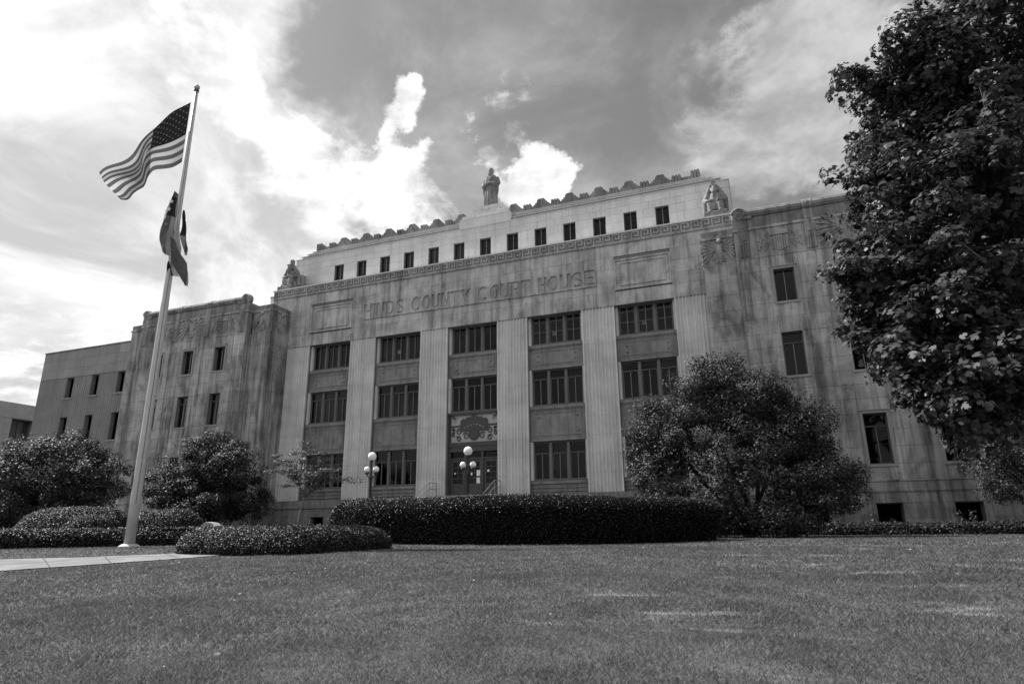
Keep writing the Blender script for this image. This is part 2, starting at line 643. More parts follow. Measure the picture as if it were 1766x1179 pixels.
def build_ground():
    xs = np.concatenate([[-900, -500, -300, -180, -120], np.arange(-80, 81, 4.0), [120, 180, 300, 500, 900]])
    ys = np.unique(np.concatenate([[-200, -120, -80, -60, 120, 200, 350, 600, 900], np.arange(-45, 81, 1.0)]))
    X, Y = np.meshgrid(xs, ys)
    V = np.stack([X, Y, ground_z(X, Y)], -1).reshape(-1, 3)
    nx, ny = len(xs), len(ys)
    i, j = np.meshgrid(np.arange(nx - 1), np.arange(ny - 1))
    a = (j * nx + i).ravel()
    F = np.stack([a, a + 1, a + nx + 1, a + nx], 1)
    me = np_mesh('lawn', V, F.ravel(), np.arange(len(F)) * 4, np.full(len(F), 4), 'lawn_soil', True)
    o = link('lawn', me)
    o['kind'] = 'structure'
    o['label'] = 'mown lawn sloping gently up to the courthouse'


build_ground()

PATH_TOP = [(-30, -38.5), (-16, -31.5), (-8, -27.9), (-3.24, -25.95), (-0.84, -25.05), (1.15, -23.75), (2.1, -21.6), (2.2, -19.0)]
PATH_BOT = [(-28, -44.5), (-13, -36.5), (-5, -31.6), (1.04, -28.3), (1.95, -27.0), (3.1, -25.0), (4.0, -22.4), (4.2, -19.0)]


def build_path():
    def dens(P):
        P = np.array(P, float)
        d = np.concatenate([[0], np.cumsum(np.hypot(*np.diff(P, axis=0).T))])
        s = np.linspace(0, 1, 160)
        return np.stack([np.interp(s, np.linspace(0, 1, len(P)), P[:, k]) for k in (0, 1)], 1)
    A, B = dens(PATH_TOP), dens(PATH_BOT)
    W = 10
    root = thing('footpath', 'pale concrete footpath crossing the lawn before the flagpole', 'path', (-0.84, -26, float(ground_z(0, -26))))
    root['kind'] = 'structure'
    del root['category']
    # cast slabs with open joints
    n = len(A)
    step = 16
    for s0 in range(0, n - 1, step):
        s1 = min(s0 + step, n - 1)
        vs, fs = [], []
        idx = np.linspace(s0 + 0.12, s1 - 0.12, 17)
        for q in idx:
            a = np.array([np.interp(q, np.arange(n), A[:, k]) for k in (0, 1)])
            b = np.array([np.interp(q, np.arange(n), B[:, k]) for k in (0, 1)])
            for w in range(W + 1):
                p = a + (b - a) * w / W
                vs.append((p[0], p[1], float(ground_z(p[0], p[1])) + 0.022))
        k = W + 1
        for i in range(len(idx) - 1):
            for w in range(W):
                fs.append((i * k + w, i * k + w + 1, (i + 1) * k + w + 1, (i + 1) * k + w))
        MB().add(vs, fs).build('paving_slab', 'concrete_path', root)


build_path()

# ------------------------------------------------------------------ courthouse
BASE = -2.5
PB = 6.0          # bay pitch
BW = 1.9128       # half width of a bay opening
ZL = 11.70        # lintel
XK, ZK = 17.82, 16.756
XP = 15.977       # inner face of the corner piers
YW2, YW1 = -2.0, -2.6
XW1A, XW1B = 17.85, 29.09
XW2B = 30.96
XLB = 44.85
YA, XA = 2.277, 17.86
ZA = 20.375

court = thing('courthouse', 'large pale stone courthouse with fluted pilasters and stepped attic', 'courthouse', (0, 0, BASE))


def cells(x0, x1, z0, z1, openings):
    """rectangles covering x0..x1, z0..z1 less the openings"""
    xs = sorted({x0, x1, *[q for o in openings for q in (o[0], o[1]) if x0 < q < x1]})
    out = []
    for a, b in zip(xs, xs[1:]):
        zc = [(z0, z1)]
        for o in openings:
            if o[0] <= a + 1e-6 and o[1] >= b - 1e-6:
                nz = []
                for p, q in zc:
                    if o[3] <= p or o[2] >= q:
                        nz.append((p, q))
                        continue
                    if o[2] > p:
                        nz.append((p, o[2]))
                    if o[3] < q:
                        nz.append((o[3], q))
                zc = nz
        out += [(a, b, p, q) for p, q in zc]
    return out


def backing(mb, x0, x1, z0, z1, y0, y1, openings=()):
    for a, b, p, q in cells(x0, x1, z0, z1, list(openings)):
        mb.box(a, b, y0, y1, p, q)


def flute_profile(w, n, depth=0.115, y0=0.0, yb=0.15, edge=0.06):
    """front profile along x from 0 to w, concave flutes, closed behind at yb"""
    pts = [(0, yb), (0, y0)]
    pitch = (w - 2 * edge) / n
    fil = pitch * 0.10
    for i in range(n):
        a = edge + i * pitch + fil
        b = edge + (i + 1) * pitch - fil
        c, r = (a + b) / 2, (b - a) / 2
        for k in range(6):
            th = math.pi * k / 5
            pts.append((c - r * math.cos(th), y0 + depth * math.sin(th)))
    pts += [(w, y0), (w, yb)]
    return pts


BLOCKS = []      # (material, centre, size, projected area)


def project(P):
    d = np.array(P) - CAM
    D = d @ FW
    if D < 0.1:
        return None
    return np.array([883 + F_PX * (d @ RT) / D, 589.5 - F_PX * (d @ UP) / D])


def area_px(c, s, axis):
    h = [s[0] / 2, s[1] / 2, s[2] / 2]
    if axis == 'y':
        pts = [(c[0] + i * h[0], c[1], c[2] + k * h[2]) for i, k in ((-1, -1), (1, -1), (1, 1), (-1, 1))]
    else:
        pts = [(c[0], c[1] + i * h[1], c[2] + k * h[2]) for i, k in ((-1, -1), (1, -1), (1, 1), (-1, 1))]
    q = [project(p) for p in pts]
    if any(v is None for v in q):
        return 0
    cx, cy = sum(v[0] for v in q) / 4, sum(v[1] for v in q) / 4
    if not (-20 < cx < 1786 and -20 < cy < 1199):
        return 0
    if cx > 1520 and cy < 760:
        return 0.01          # behind the big tree
    a = 0
    for i in range(4):
        a += q[i][0] * q[(i + 1) % 4][1] - q[(i + 1) % 4][0] * q[i][1]
    return abs(a) / 2


def ashlar(x0, x1, courses, Y, mat, openings=(), wid=1.35, axis='y', sgn=-1, depth=0.06, gap=0.013):
    """courses of cut stone on a wall face; axis 'y': face at y=Y looking to -y; axis 'x': face at x=Y, looking to sgn x; x0..x1 runs along y"""
    rr = random.Random(int(abs(x0 * 97 + Y * 31 + courses[0] * 13)))
    for ci, (z0, z1) in enumerate(zip(courses, courses[1:])):
        off = (0.5 if ci % 2 else 0.0) * wid + rr.uniform(-.12, .12)
        cuts = [x0]
        x = x0 - off
        while True:
            x += wid * rr.choice((0.6, 0.8, 1.0, 1.0, 1.3))
            if x > x1 - 0.35:
                break
            if x > x0 + 0.35:
                cuts.append(x)
        cuts.append(x1)
        ops = [o for o in openings if o[2] < z1 - 0.01 and o[3] > z0 + 0.01]
        for a, b in zip(cuts, cuts[1:]):
            segs = [(a, b)]
            for o in ops:
                ns = []
                for p, q in segs:
                    if o[1] <= p or o[0] >= q:
                        ns.append((p, q))
                        continue
                    if o[0] - p > 0.06:
                        ns.append((p, o[0]))
                    if q - o[1] > 0.06:
                        ns.append((o[1], q))
                segs = ns
            for p, q in segs:
                p2, q2 = p + gap / 2, q - gap / 2
                out = rr.uniform(-0.004, 0.004)
                if axis == 'y':
                    c = ((p2 + q2) / 2, Y + depth / 2 + out, (z0 + z1) / 2)
                    s = (q2 - p2, depth, z1 - z0 - gap)
                else:
                    c = (Y - sgn * depth / 2 + out, (p2 + q2) / 2, (z0 + z1) / 2)
                    s = (depth, q2 - p2, z1 - z0 - gap)
                BLOCKS.append((mat, c, s, area_px(c, s, axis)))


def win_open(cx, w, z0, z1):
    return (cx - w / 2, cx + w / 2, z0, z1)


LOWFLUTES = []
WINX = [20.22, 23.47, 26.72]
WROWS = [(0.81, 3.33), (5.60, 8.00), (9.76, 11.66)]
wallm = MB()
# central block above the lintels
KEYZ0 = 15.95
wallm.box(-XK, XK, 0.05, YA + 0.05, ZL + 0.01, ZK - 0.10)
fz = [ZL, 12.62, 13.38, 14.22, 15.08, KEYZ0]
PANELS = [(-13.95, -10.1, 12.72, 14.82), (10.25, 13.88, 12.72, 14.82)]
INSC = (-9.05, 9.02, 13.18, 14.40)
ashlar(-XK, XK, fz, 0.0, 'stone_frieze', PANELS, 1.8)
# the left-hand end of the central block, seen past the wing
for sg in (-1, 1):
    ashlar(0.06, YA, [13.4, 14.3, 15.1, 15.9, 16.6], sg * XK, 'stone_frieze', (), 1.2, 'x', sg)
# pier cores behind the pilasters, and jambs
for i in range(6):
    xa = -15.977 if i == 0 else PB * (i - 3) + BW
    xb = 15.977 if i == 5 else PB * (i - 2) - BW
    wallm.box(xa + 0.002, xb - 0.002, 0.12, 0.9, -2.4, ZL)
wallm.box(-17.8, -15.97, 0.3, 0.9, -2.4, ZL)
wallm.box(15.97, 17.8, 0.3, 0.9, -2.4, ZL)
# plinth of the central block
PLO = [win_open(PB * i, 1.1, -2.2, -1.15) for i in (-2, -1, 1, 2)]
backing(wallm, -XP, XP, BASE - .3, -0.06, 0.0, 0.6, PLO)
ashlar(-XP, -2.6, [BASE, -1.15, -0.55], -0.06, 'stone_dark', PLO, 1.9)
ashlar(2.6, XP, [BASE, -1.15, -0.55], -0.06, 'stone_dark', PLO, 1.9)
for a, b in ((-XP, -2.6), (2.6, XP)):
    MB().box(a, b, -0.13, 0.55, -0.55, -0.02).build('plinth_course', 'stone_dark', court)
# wings and corner piers
wing_courses = [0.03, 0.81, 1.65, 2.49, 3.33, 4.09, 4.85, 5.60, 6.40, 7.20, 8.00, 8.88, 9.76, 10.71, 11.66, 12.56]
for sg in (-1, 1):
    ops = [win_open(sg * x, 1.06, a, b) for x in WINX for a, b in WROWS]
    bops = [win_open(sg * x, 1.12, -2.35, -1.05) for x in WINX]
    X0, X1 = sorted((sg * XW1A, sg * XW1B))
    backing(wallm, X0 + .05, X1 - .05, 0.0, 15.0, YW1 + 0.05, YW1 + 0.5, ops)
    backing(wallm, X0 + .05, X1 - .05, BASE - .3, 0.0, YW1 - 0.08, YW1 + 0.5, bops)
    ashlar(X0, X1, wing_courses, YW1, 'stone_wing', ops, 1.8)
    ashlar(X0, X1, [BASE, -1.75, -1.05, -0.5], YW1 - 0.14, 'stone_wing', bops, 1.9)
    # body of the wing
    wallm.box(X0 + .05, X1 - .05, YW1 + 2.2, 14, BASE, 14.9)
    wallm.box(X0 + .05, X1 - .05, YW1 + 0.5, YW1 + 2.3, 14.2, 14.95)
    for a, b in ((min(abs(X0), abs(X1)), XP), (max(abs(X0), abs(X1)), XW2B)):
        a, b = sorted((sg * a, sg * b))
        wallm.box(a + .05, b - .05, YW2 + 0.05, 3.0, BASE, 14.75)
        ashlar(a, b, wing_courses, YW2, 'stone_wing', (), 1.2)
        ashlar(a, b, [BASE, -1.6, -0.5], YW2 - 0.1, 'stone_dark', (), 1.2)
    ashlar(YW2 + 0.06, -0.02, wing_courses, sg * XP, 'stone_wing', (), 1.0, 'x', -sg)
    ashlar(YW2 + 0.06, 0.0, [BASE, -1.6, -0.5], sg * XP, 'stone_dark', (), 1.0, 'x', -sg)
    ashlar(YW1 + 0.06, YW2 - 0.01, wing_courses, sg * XW1A, 'stone_wing', (), 0.7, 'x', -sg)
    ashlar(YW1 + 0.06, YW2 - 0.01, wing_courses, sg * XW1B, 'stone_wing', (), 0.7, 'x', sg)
    ashlar(YW2 + 0.06, -0.02, wing_courses, sg * XW2B, 'stone_wing', (), 1.0, 'x', sg)
    # low end block
    L0, L1 = sorted((sg * XW2B, sg * XLB))
    lops = [win_open(sg * x, 1.0, a, b) for x in (34.15, 37.42, 40.69) for a, b in WROWS]
    backing(wallm, L0 + .02, L1 - .05, BASE, 14.3, 0.10, 0.6, lops)
    wallm.box(L0, L1 - .05, 2.2, 14, BASE, 14.25)
    wallm.box(L0, L1 - .05, 0.6, 2.3, 14.0, 14.25)
    ashlar(L0, L1, [11.70, 12.55, 13.42, 14.28], 0.0, 'stone_plain', (), 1.9)
    fl = MB()
    for a, b, p, q in cells(L0, L1, 0.0, 11.69, lops):
        nf = max(1, round((b - a) / 0.26))
        prof = [(a + u, v) for u, v in flute_profile(b - a, nf, 0.085, 0.0, 0.105, 0.02)]
        fl.prism(prof, p, q)
    LOWFLUTES.append(fl)
    ashlar(L0, L1, [BASE, -1.4, -0.5, 0.0], 0.0, 'stone_plain', (), 1.7)
    ashlar(0.06, 14, [BASE, 0, 1, 2, 3, 4, 5, 6, 7, 8, 9, 10, 11, 11.98, 12.75, 13.55, 14.28], sg * XLB, 'stone_plain', (), 1.7, 'x', sg)
    MB().box(L0 - .03, L1 + .04, -0.05, 14, 14.29, 14.40).build('parapet_coping', 'stone_dark', court)
# attic storey
AWIN = [win_open(2.2242 * k, 0.912, 16.95, 19.30) for k in range(-6, 7)]
backing(wallm, -XA + .03, XA - .03, 16.5, ZA - 0.02, YA + 0.05, YA + 0.5, AWIN)
wallm.box(-XA + .05, XA - .05, YA + 2.2, 14, 11, ZA - .05)
wallm.box(-XA + .05, XA - .05, YA + 0.5, YA + 2.3, ZA - .35, ZA - .05)
ashlar(-XA, XA, [16.5, 17.35, 18.0, 18.65, 19.30, 19.82, ZA], YA, 'stone_clean', AWIN, 1.35)
for sg in (-1, 1):
    ashlar(YA + .06, 14, [16.0, 16.8, 17.5, 18.1, 18.7, 19.30, 19.82, ZA], sg * XA, 'stone_clean', (), 1.35, 'x', sg)
wall = wallm.build('wall', 'mortar', court)
for fl in LOWFLUTES:
    o = fl.build('fluted_facing', 'stone_plain', court)
    o['kind'] = 'stuff'

# floors and dark rooms behind the glass
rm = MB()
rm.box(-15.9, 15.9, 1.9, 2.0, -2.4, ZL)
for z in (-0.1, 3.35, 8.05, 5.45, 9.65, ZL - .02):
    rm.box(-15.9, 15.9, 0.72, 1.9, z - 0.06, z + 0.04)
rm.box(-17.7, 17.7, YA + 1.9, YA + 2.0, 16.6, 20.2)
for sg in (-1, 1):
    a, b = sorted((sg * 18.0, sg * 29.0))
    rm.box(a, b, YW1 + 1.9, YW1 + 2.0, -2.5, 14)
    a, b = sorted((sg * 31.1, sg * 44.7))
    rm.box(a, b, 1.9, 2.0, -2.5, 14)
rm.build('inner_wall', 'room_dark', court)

# stones: the 300 that show largest are single pieces, the rest one mass
BLOCKS.sort(key=lambda q: -q[3])
cube = {}
for mname in {b[0] for b in BLOCKS}:
    me = MB().box(-.5, .5, -.5, .5, -.5, .5).mesh('stone_block')
    me.materials.append(MATS[mname])
    cube[mname] = me
for mname, c, s, a in BLOCKS[:300]:
    o = bpy.data.objects.new('stone_block', cube[mname])
    COL.objects.link(o)
    o.parent = wall
    o.location = c
    o.scale = s
rest = BLOCKS[300:]
names = sorted({b[0] for b in rest})
mb = MB()
for mname, c, s, a in rest:
    mb.box(c[0] - s[0] / 2, c[0] + s[0] / 2, c[1] - s[1] / 2, c[1] + s[1] / 2, c[2] - s[2] / 2, c[2] + s[2] / 2, names.index(mname))
o = mb.build('stone_courses', names, court)
o['kind'] = 'stuff'

# ------------------------------------------------------------------ fluted pilasters
NC = 10
CH = ZL / NC


def pilaster(xa, xb, n):
    w = xb - xa
    p = MB().box(xa + .01, xb - .01, 0.14, 0.18, -0.05, ZL - .01).build('pilaster', 'mortar', court)
    prof = flute_profile(w, n)
    fm = MB().prism(prof, 0.004, CH - 0.008).mesh('fluted_block')
    fm.materials.append(MATS['stone_flute'])
    for k in range(NC):
        o = bpy.data.objects.new('fluted_block', fm)
        COL.objects.link(o)
        o.parent = p
        o.location = (xa, 0, k * CH)
    return p


for i in range(1, 5):
    pilaster(PB * (i - 3) + BW, PB * (i - 2) - BW, 9)
pilaster(-XP, -12 - BW, 9)
pilaster(12 + BW, XP, 9)
# stone jambs in the depth of each bay
for i in range(-2, 3):
    for s in (-1, 1):
        x = PB * i + s * BW
        for z0, z1 in ((0.84, 3.28), (5.58, 8.02), (9.72, ZL)):
            if i == 0 and z0 < 1:
                continue
            a, b = sorted((x, x - s * 0.16))
            MB().box(a, b, 0.32, 0.70, z0, z1).build('jamb', 'stone_flute', court)
MB().box(-14, 14, 0.12, 0.70, ZL - 0.001, ZL + 0.09).build('lintel_soffit', 'stone_dark', court)

# ------------------------------------------------------------------ bays: windows, spandrels, entrance
PANE = {}


def pane_obj(parent, x0, x1, z0, z1, y):
    MB().box(x0, x1, y, y + 0.012, z0, z1).build('pane', 'glass', parent)


def blind_obj(parent, x0, x1, z0, z1, y):
    MB().box(x0, x1, y, y + 0.02, z0, z1).build('curtain', 'blind', parent)


def bay_window(cx, z0, z1, transom=None, grid=False, blinds=0.6, note=None, rs=0):
    rr = random.Random(rs)
    w = BW - 0.16
    x0, x1 = cx - w, cx + w
    y = 0.52
    f = MB()
    f.box(x0, x1, y, y + .14, z1 - 0.07, z1)
    f.box(x0, x1, y - .06, y + .14, z0, z0 + 0.10)
    f.box(x0, x0 + 0.07, y, y + .14, z0 + .1, z1 - .07)
    f.box(x1 - 0.07, x1, y, y + .14, z0 + .1, z1 - .07)
    fo = f.build('window', 'window_frame', court)
    mw = 0.20
    lw = (x1 - x0 - 0.14 - 2 * mw) / 3
    for k in range(2):
        a = x0 + 0.07 + lw * (k + 1) + mw * k
        mm = MB()
        mm.box(a, a + mw, y - 0.05, y + 0.15, z0 + .1, z1 - .07)
        mm.box(a + .05, a + mw - .05, y - 0.08, y - .05, z0 + .1, z1 - .07)
        mm.build('mullion', 'window_mullion', fo)
    for k in range(3):
        a = x0 + 0.07 + (lw + mw) * k
        b = a + lw
        top = z1 - 0.07
        if transom:
            MB().box(a, b, y + 0.0, y + 0.10, transom - 0.045, transom + 0.045).build('transom_bar', 'sash_dark', fo)
            pane_obj(fo, a, b, transom + .045, top, y + 0.07)
            top = transom - .045
        sb = MB()
        c = (a + b) / 2
        sb.box(c - 0.022, c + 0.022, y + 0.01, y + 0.065, z0 + .1, top)
        sb.box(b - 0.05, b - 0.02, y + 0.03, y + 0.065, z0 + .1, top)
        sb.box(a + 0.02, a + 0.05, y + 0.03, y + 0.065, z0 + .1, top)
        if grid:
            for q in (0.45, 0.84):
                zz = z0 + .1 + (top - z0 - .1) * q
                for p0, p1 in ((a, c - .022), (c + .022, b)):
                    sb.box(p0, p1, y + 0.035, y + 0.065, zz - 0.014, zz + 0.014)
        sb.build('sash_bar', 'sash', fo)
        pane_obj(fo, a, b, z0 + .1, top, y + 0.07)
        if rr.random() < blinds:
            drop = rr.choice((1.0, 1.0, 1.0, 0.75))
            blind_obj(fo, a + .02, b - .02, z1 - 0.05 - (z1 - z0 - .1) * drop, z1 - 0.06, y + 0.19)
        if note == k:
            MB().box(c - 0.30, c - 0.04, y + 0.082, y + 0.087, z0 + .62, z0 + .90).build('paper_note', 'paper', fo)
    return fo


def spandrel(cx, z0, z1):
    w = BW - 0.01
    x0, x1 = cx - w, cx + w
    s = MB()
    s.box(x0, x1, 0.36, 0.70, z0, z1)
    s.box(x0, x1, 0.26, 0.36, z1 - 0.20, z1 - 0.06)          # sill ledge
    s.box(x0, x1, 0.31, 0.36, z1 - 0.27, z1 - 0.20)
    s.box(x0, x1, 0.31, 0.36, z0, z0 + 0.16)
    so = s.build('spandrel', 'bronze_panel', court)
    a, b, p, q = x0 + 0.34, x1 - 0.34, z0 + 0.34, z1 - 0.44
    fr = MB()
    for (i, j, k, l) in ((a, b, p, p + .05), (a, b, q - .05, q), (a, a + .05, p + .05, q - .05), (b - .05, b, p + .05, q - .05)):
        fr.box(i, j, 0.325, 0.36, k, l)
    e = 0.12
    for (i, j, k, l) in ((a - e, b + e, p - e, p - e + .03), (a - e, b + e, q + e - .03, q + e), (a - e, a - e + .03, p - e + .03, q + e - .03), (b + e - .03, b + e, p - e + .03, q + e - .03)):
        fr.box(i, j, 0.345, 0.36, k, l)
    fr.build('panel_moulding', 'bronze_panel', so)
    for i, k in ((a + .28, p + .26), (b - .28, p + .26), (a + .28, q - .26), (b - .28, q - .26)):
        rb = MB()
        rb.ball((i, 0.355, k), (0.095, 0.04, 0.095), 12, 6)
        rb.ball((i, 0.325, k), (0.04, 0.03, 0.04), 8, 5)
        rb.build('rosette', 'bronze_panel', so, True)
    return so


for i in range(-2, 3):
    cx = PB * i
    bay_window(cx, 9.74, ZL - 0.0, None, i > 0, 0.85, {-1: 1, 1: 1, 2: 1}.get(i), 11 + i)
    spandrel(cx, 8.02, 9.72)
    bay_window(cx, 5.60, 8.00, 7.40, False, 0.45 if i < 0 else 0.7, None, 31 + i)
    if i:
        spandrel(cx, 3.30, 5.58)
        bay_window(cx, 0.84, 3.28, 2.53, False, 0.4, None, 51 + i)
        d = MB()
        d.box(cx - BW + .01, cx + BW - .01, 0.40, 0.70, -0.02, 0.82)
        d.box(cx - BW + .01, cx + BW - .01, 0.30, 0.40, 0.62, 0.78)
        d.box(cx - BW + .01, cx + BW - .01, 0.34, 0.40, 0.36, 0.42)
        d.box(cx - BW + .01, cx + BW - .01, 0.34, 0.40, 0.14, 0.20)
        d.build('sill_panel', 'bronze_panel', court)


def entrance():
    w = BW - 0.01
    # transom panel: pale board with a dark openwork crest and scrolls
    p = MB().box(-w, w, 0.52, 0.60, 3.42, 5.50).build('transom_panel', 'ornament_light', court)
    b = MB()
    b.box(-w, w, 0.36, 0.52, 5.42, 5.58)
    b.box(-w, w, 0.36, 0.52, 3.28, 3.55)
    b.box(-w, -w + .16, 0.44, 0.52, 3.55, 5.42)
    b.box(w - .16, w, 0.44, 0.52, 3.55, 5.42)
    b.box(-w + .16, -0.98, 0.46, 0.52, 4.62, 4.72)
    b.box(0.98, w - .16, 0.46, 0.52, 4.62, 4.72)
    b.build('transom_frame', 'ornament_dark', p)
    # crest with shoulders
    prof = [(-1.0, 4.30), (1.0, 4.30), (1.04, 4.62), (1.0, 5.02), (0.86, 5.16), (0.66, 5.12), (0.56, 5.24), (0.30, 5.26), (0.10, 5.36), (0, 5.42),
            (-0.10, 5.36), (-0.30, 5.26), (-0.56, 5.24), (-0.66, 5.12), (-0.86, 5.16), (-1.0, 5.02), (-1.04, 4.62)]
    MB().prism([(x, z) for x, z in prof], 0.44, 0.52, 'y').build('crest', 'ornament_dark', p)
    for k in range(-3, 4):
        m = MB()
        m.ball((k * 0.23, 0.43, 4.52 + 0.22 * math.cos(k * 0.5)), (0.055, 0.025, 0.035), 8, 5)
        m.build('boss', 'ornament_light', p, True)
    m = MB()
    m.lathe([(0.40, 0), (0.40, 0.05), (0.33, 0.07), (0.30, 0.05), (0.0, 0.06)], (0, 0, 0), 28)
    m.v = [(x, 0.50 - z, 4.08 + y) for x, y, z in m.v]
    m.build('medallion', 'ornament_dark', p)
    # scrolls
    for sx in (-1, 1):
        for (cx, cz, r, d) in ((0.62, 3.98, 0.24, 1), (1.12, 4.30, 0.22, -1), (1.16, 3.82, 0.20, 1), (1.55, 4.10, 0.16, -1), (1.55, 4.42, 0.12, 1), (0.50, 4.42, 0.12, -1)):
            pts = []
            for k in range(19):
                th = k / 18 * 2.6 * math.pi * d + (0.6 if d > 0 else 2.2)
                q = r * (1 - 0.75 * k / 18)
                pts.append((sx * (cx + q * math.cos(th)), 0.49, cz + q * math.sin(th)))
            MB().tube(pts, [0.040 - 0.012 * k / 18 for k in range(19)], 6).build('scroll', 'ornament_dark', p, True)
        for a in (-0.55, -0.1, 0.35, 0.8):
            x, z = sx * (w - 0.20), 5.34
            MB().prism([(x, z + .05), (x - sx * .04, z - .02), (x - sx * (0.42 * math.cos(a)), z - 0.08 - 0.36 * abs(math.sin(a + .5)))][::-1 if sx > 0 else 1], 0.48, 0.52, 'y').build('leaf_spray', 'ornament_dark', p)
    # door frame and three leaves
    f = MB()
    f.box(-w, w, 0.40, 0.74, 2.92, 3.28)
    f.box(-w, w, 0.46, 0.74, 2.42, 2.52)
    for x in (-w + .09, -0.62, 0.62, w - .09):
        f.box(x - .09, x + .09, 0.46, 0.74, 0.0, 2.42)
        f.box(x - .09, x + .09, 0.46, 0.74, 2.52, 2.92)
    fo = f.build('door_frame', 'ornament_dark', court)
    for xa, xb in ((-w + .18, -0.71), (-0.53, 0.53), (0.71, w - .18)):
        pane_obj(fo, xa, xb, 2.52, 2.92, 0.62)
        d = MB()
        yy0, yy1 = 0.56, 0.62
        d.box(xa, xb, yy0, yy1, 0.02, 0.24)
        d.box(xa, xb, yy0, yy1, 0.70, 0.82)
        d.box(xa, xb, yy0, yy1, 2.26, 2.42)
        d.box(xa, xa + .15, yy0, yy1, 0.24, 0.70)
        d.box(xb - .15, xb, yy0, yy1, 0.24, 0.70)
        d.box(xa, xa + .15, yy0, yy1, 0.82, 2.26)
        d.box(xb - .15, xb, yy0, yy1, 0.82, 2.26)
        d.box(xa + .15, xb - .15, yy0 + .025, yy1, 0.24, 0.70)
        do = d.build('door', 'door_paint', court)
        c = (xa + xb) / 2
        g = MB()
        g.box(c - .018, c + .018, 0.57, 0.61, 0.82, 2.26)
        for q in (1.18, 1.54, 1.90):
            g.box(xa + .15, c - .018, 0.57, 0.61, q - .018, q + .018)
            g.box(c + .018, xb - .15, 0.57, 0.61, q - .018, q + .018)
        g.build('glazing_bar', 'door_paint', do)
        for u0, u1 in ((xa + .15, c - .018), (c + .018, xb - .15)):
            for q0, q1 in ((0.82, 1.162), (1.198, 1.522), (1.558, 1.882), (1.918, 2.26)):
                pane_obj(do, u0, u1, q0, q1, 0.595)
        MB().tube([(xb - .08, 0.545, 0.95), (xb - .08, 0.50, 0.98), (xb - .08, 0.50, 1.30), (xb - .08, 0.545, 1.33)], 0.016, 6).build('handle', 'rail', do)
    for i, (x, z, a, b) in enumerate(((0.30, 1.50, .13, .19), (0.30, 1.02, .13, .19), (-0.20, 1.48, .06, .12), (1.02, 1.62, .07, .08), (-1.42, 1.52, .05, .05))):
        MB().box(x - a, x + a, 0.552, 0.558, z - b, z + b).build('paper_notice', 'paper', fo)


entrance()

# entrance steps, cheek walls and handrail
st = thing('entrance_steps', 'stone steps rising to the courthouse doors behind the hedge', 'steps', (0, -4, BASE))
NS = 15
for k in range(NS):
    z1 = -0.02 - k * (2.45 / NS)
    MB().box(-2.5, 2.5, -1.2 - 0.32 * (k + 1), -0.2 if k == 0 else -1.2 - 0.32 * k, z1 - 2.45 / NS - .02, z1).build('step', 'stone_plain', st)
for sx in (-1, 1):
    a, b = sorted((sx * 2.52, sx * 3.1))
    c = MB()
    c.prism([(-0.2, BASE), (-0.2, -0.05), (-1.4, -0.05), (-6.2, -1.9), (-6.2, BASE)][::-1], a, b, 'x')
    c.build('cheek_wall', 'stone_plain', st)
    h = MB()
    for zz in (0.45, 0.85):
        h.tube([(sx * 2.3, -0.35, zz), (sx * 2.3, -1.4, zz), (sx * 2.3, -6.0, zz - 2.4)], 0.025, 6)
    for y, z in ((-0.4, -.02), (-1.4, -.02), (-3.6, -1.35), (-6.0, -2.45)):
        h.tube([(sx * 2.3, y, z), (sx * 2.3, y, z + 0.87)], 0.025, 6)
    h.build('handrail', 'rail', st)

# ------------------------------------------------------------------ plain windows of wings, attic and end blocks


def plain_window(cx, w, z0, z1, Y, rev=0.26, transom=None, surround=False, sill=True, centre_bar=True, curtain=True, rs=0, mat='window_frame'):
    rr = random.Random(rs)
    x0, x1 = cx - w / 2, cx + w / 2
    y = Y + rev
    f = MB()
    f.box(x0, x1, y, y + .10, z1 - .05, z1)
    f.box(x0, x1, y, y + .10, z0, z0 + .06)
    f.box(x0, x0 + .055, y, y + .10, z0 + .06, z1 - .05)
    f.box(x1 - .055, x1, y, y + .10, z0 + .06, z1 - .05)
    fo = f.build('window', mat, court)
    top = z1 - .05
    if transom:
        MB().box(x0 + .055, x1 - .055, y - .02, y + .08, transom - .04, transom + .04).build('transom_bar', 'sash_dark', fo)
        pane_obj(fo, x0 + .055, x1 - .055, transom + .04, top, y + .05)
        top = transom - .04
    pane_obj(fo, x0 + .055, x1 - .055, z0 + .06, top, y + .05)
    if centre_bar:
        MB().box(cx - .022, cx + .022, y + .005, y + .045, z0 + .06, top).build('sash_bar', 'sash', fo)
    if curtain:
        blind_obj(fo, x0 + .04, x1 - .04, z0 + .07 + rr.choice((0, 0, .5)), z1 - .06, y + .16)
    if sill:
        MB().box(x0 - .12, x1 + .12, Y - .05, Y + rev, z0 - .13, z0 - .002).build('sill', 'stone_plain', fo)
    if surround:
        s = MB()
        e = 0.14
        s.box(x0 - e, x0, Y - .045, Y + .02, z0 - .002, z1 + e)
        s.box(x1, x1 + e, Y - .045, Y + .02, z0 - .002, z1 + e)
        s.box(x0, x1, Y - .045, Y + .02, z1, z1 + e)
        s.box(x0 - e - .04, x1 + e + .04, Y - .085, Y + .02, z1 + e, z1 + e + .05)
        s.build('window_surround', 'stone_plain', fo)
    # the reveal
    r = MB()
    r.box(x0 - .03, x0 - .001, Y + .062, y + .1, z0, z1)
    r.box(x1 + .001, x1 + .03, Y + .062, y + .1, z0, z1)
    r.box(x0 - .03, x1 + .03, Y + .062, y + .1, z1 + .001, z1 + .03)
    r.build('reveal', 'stone_plain', fo)
    return fo


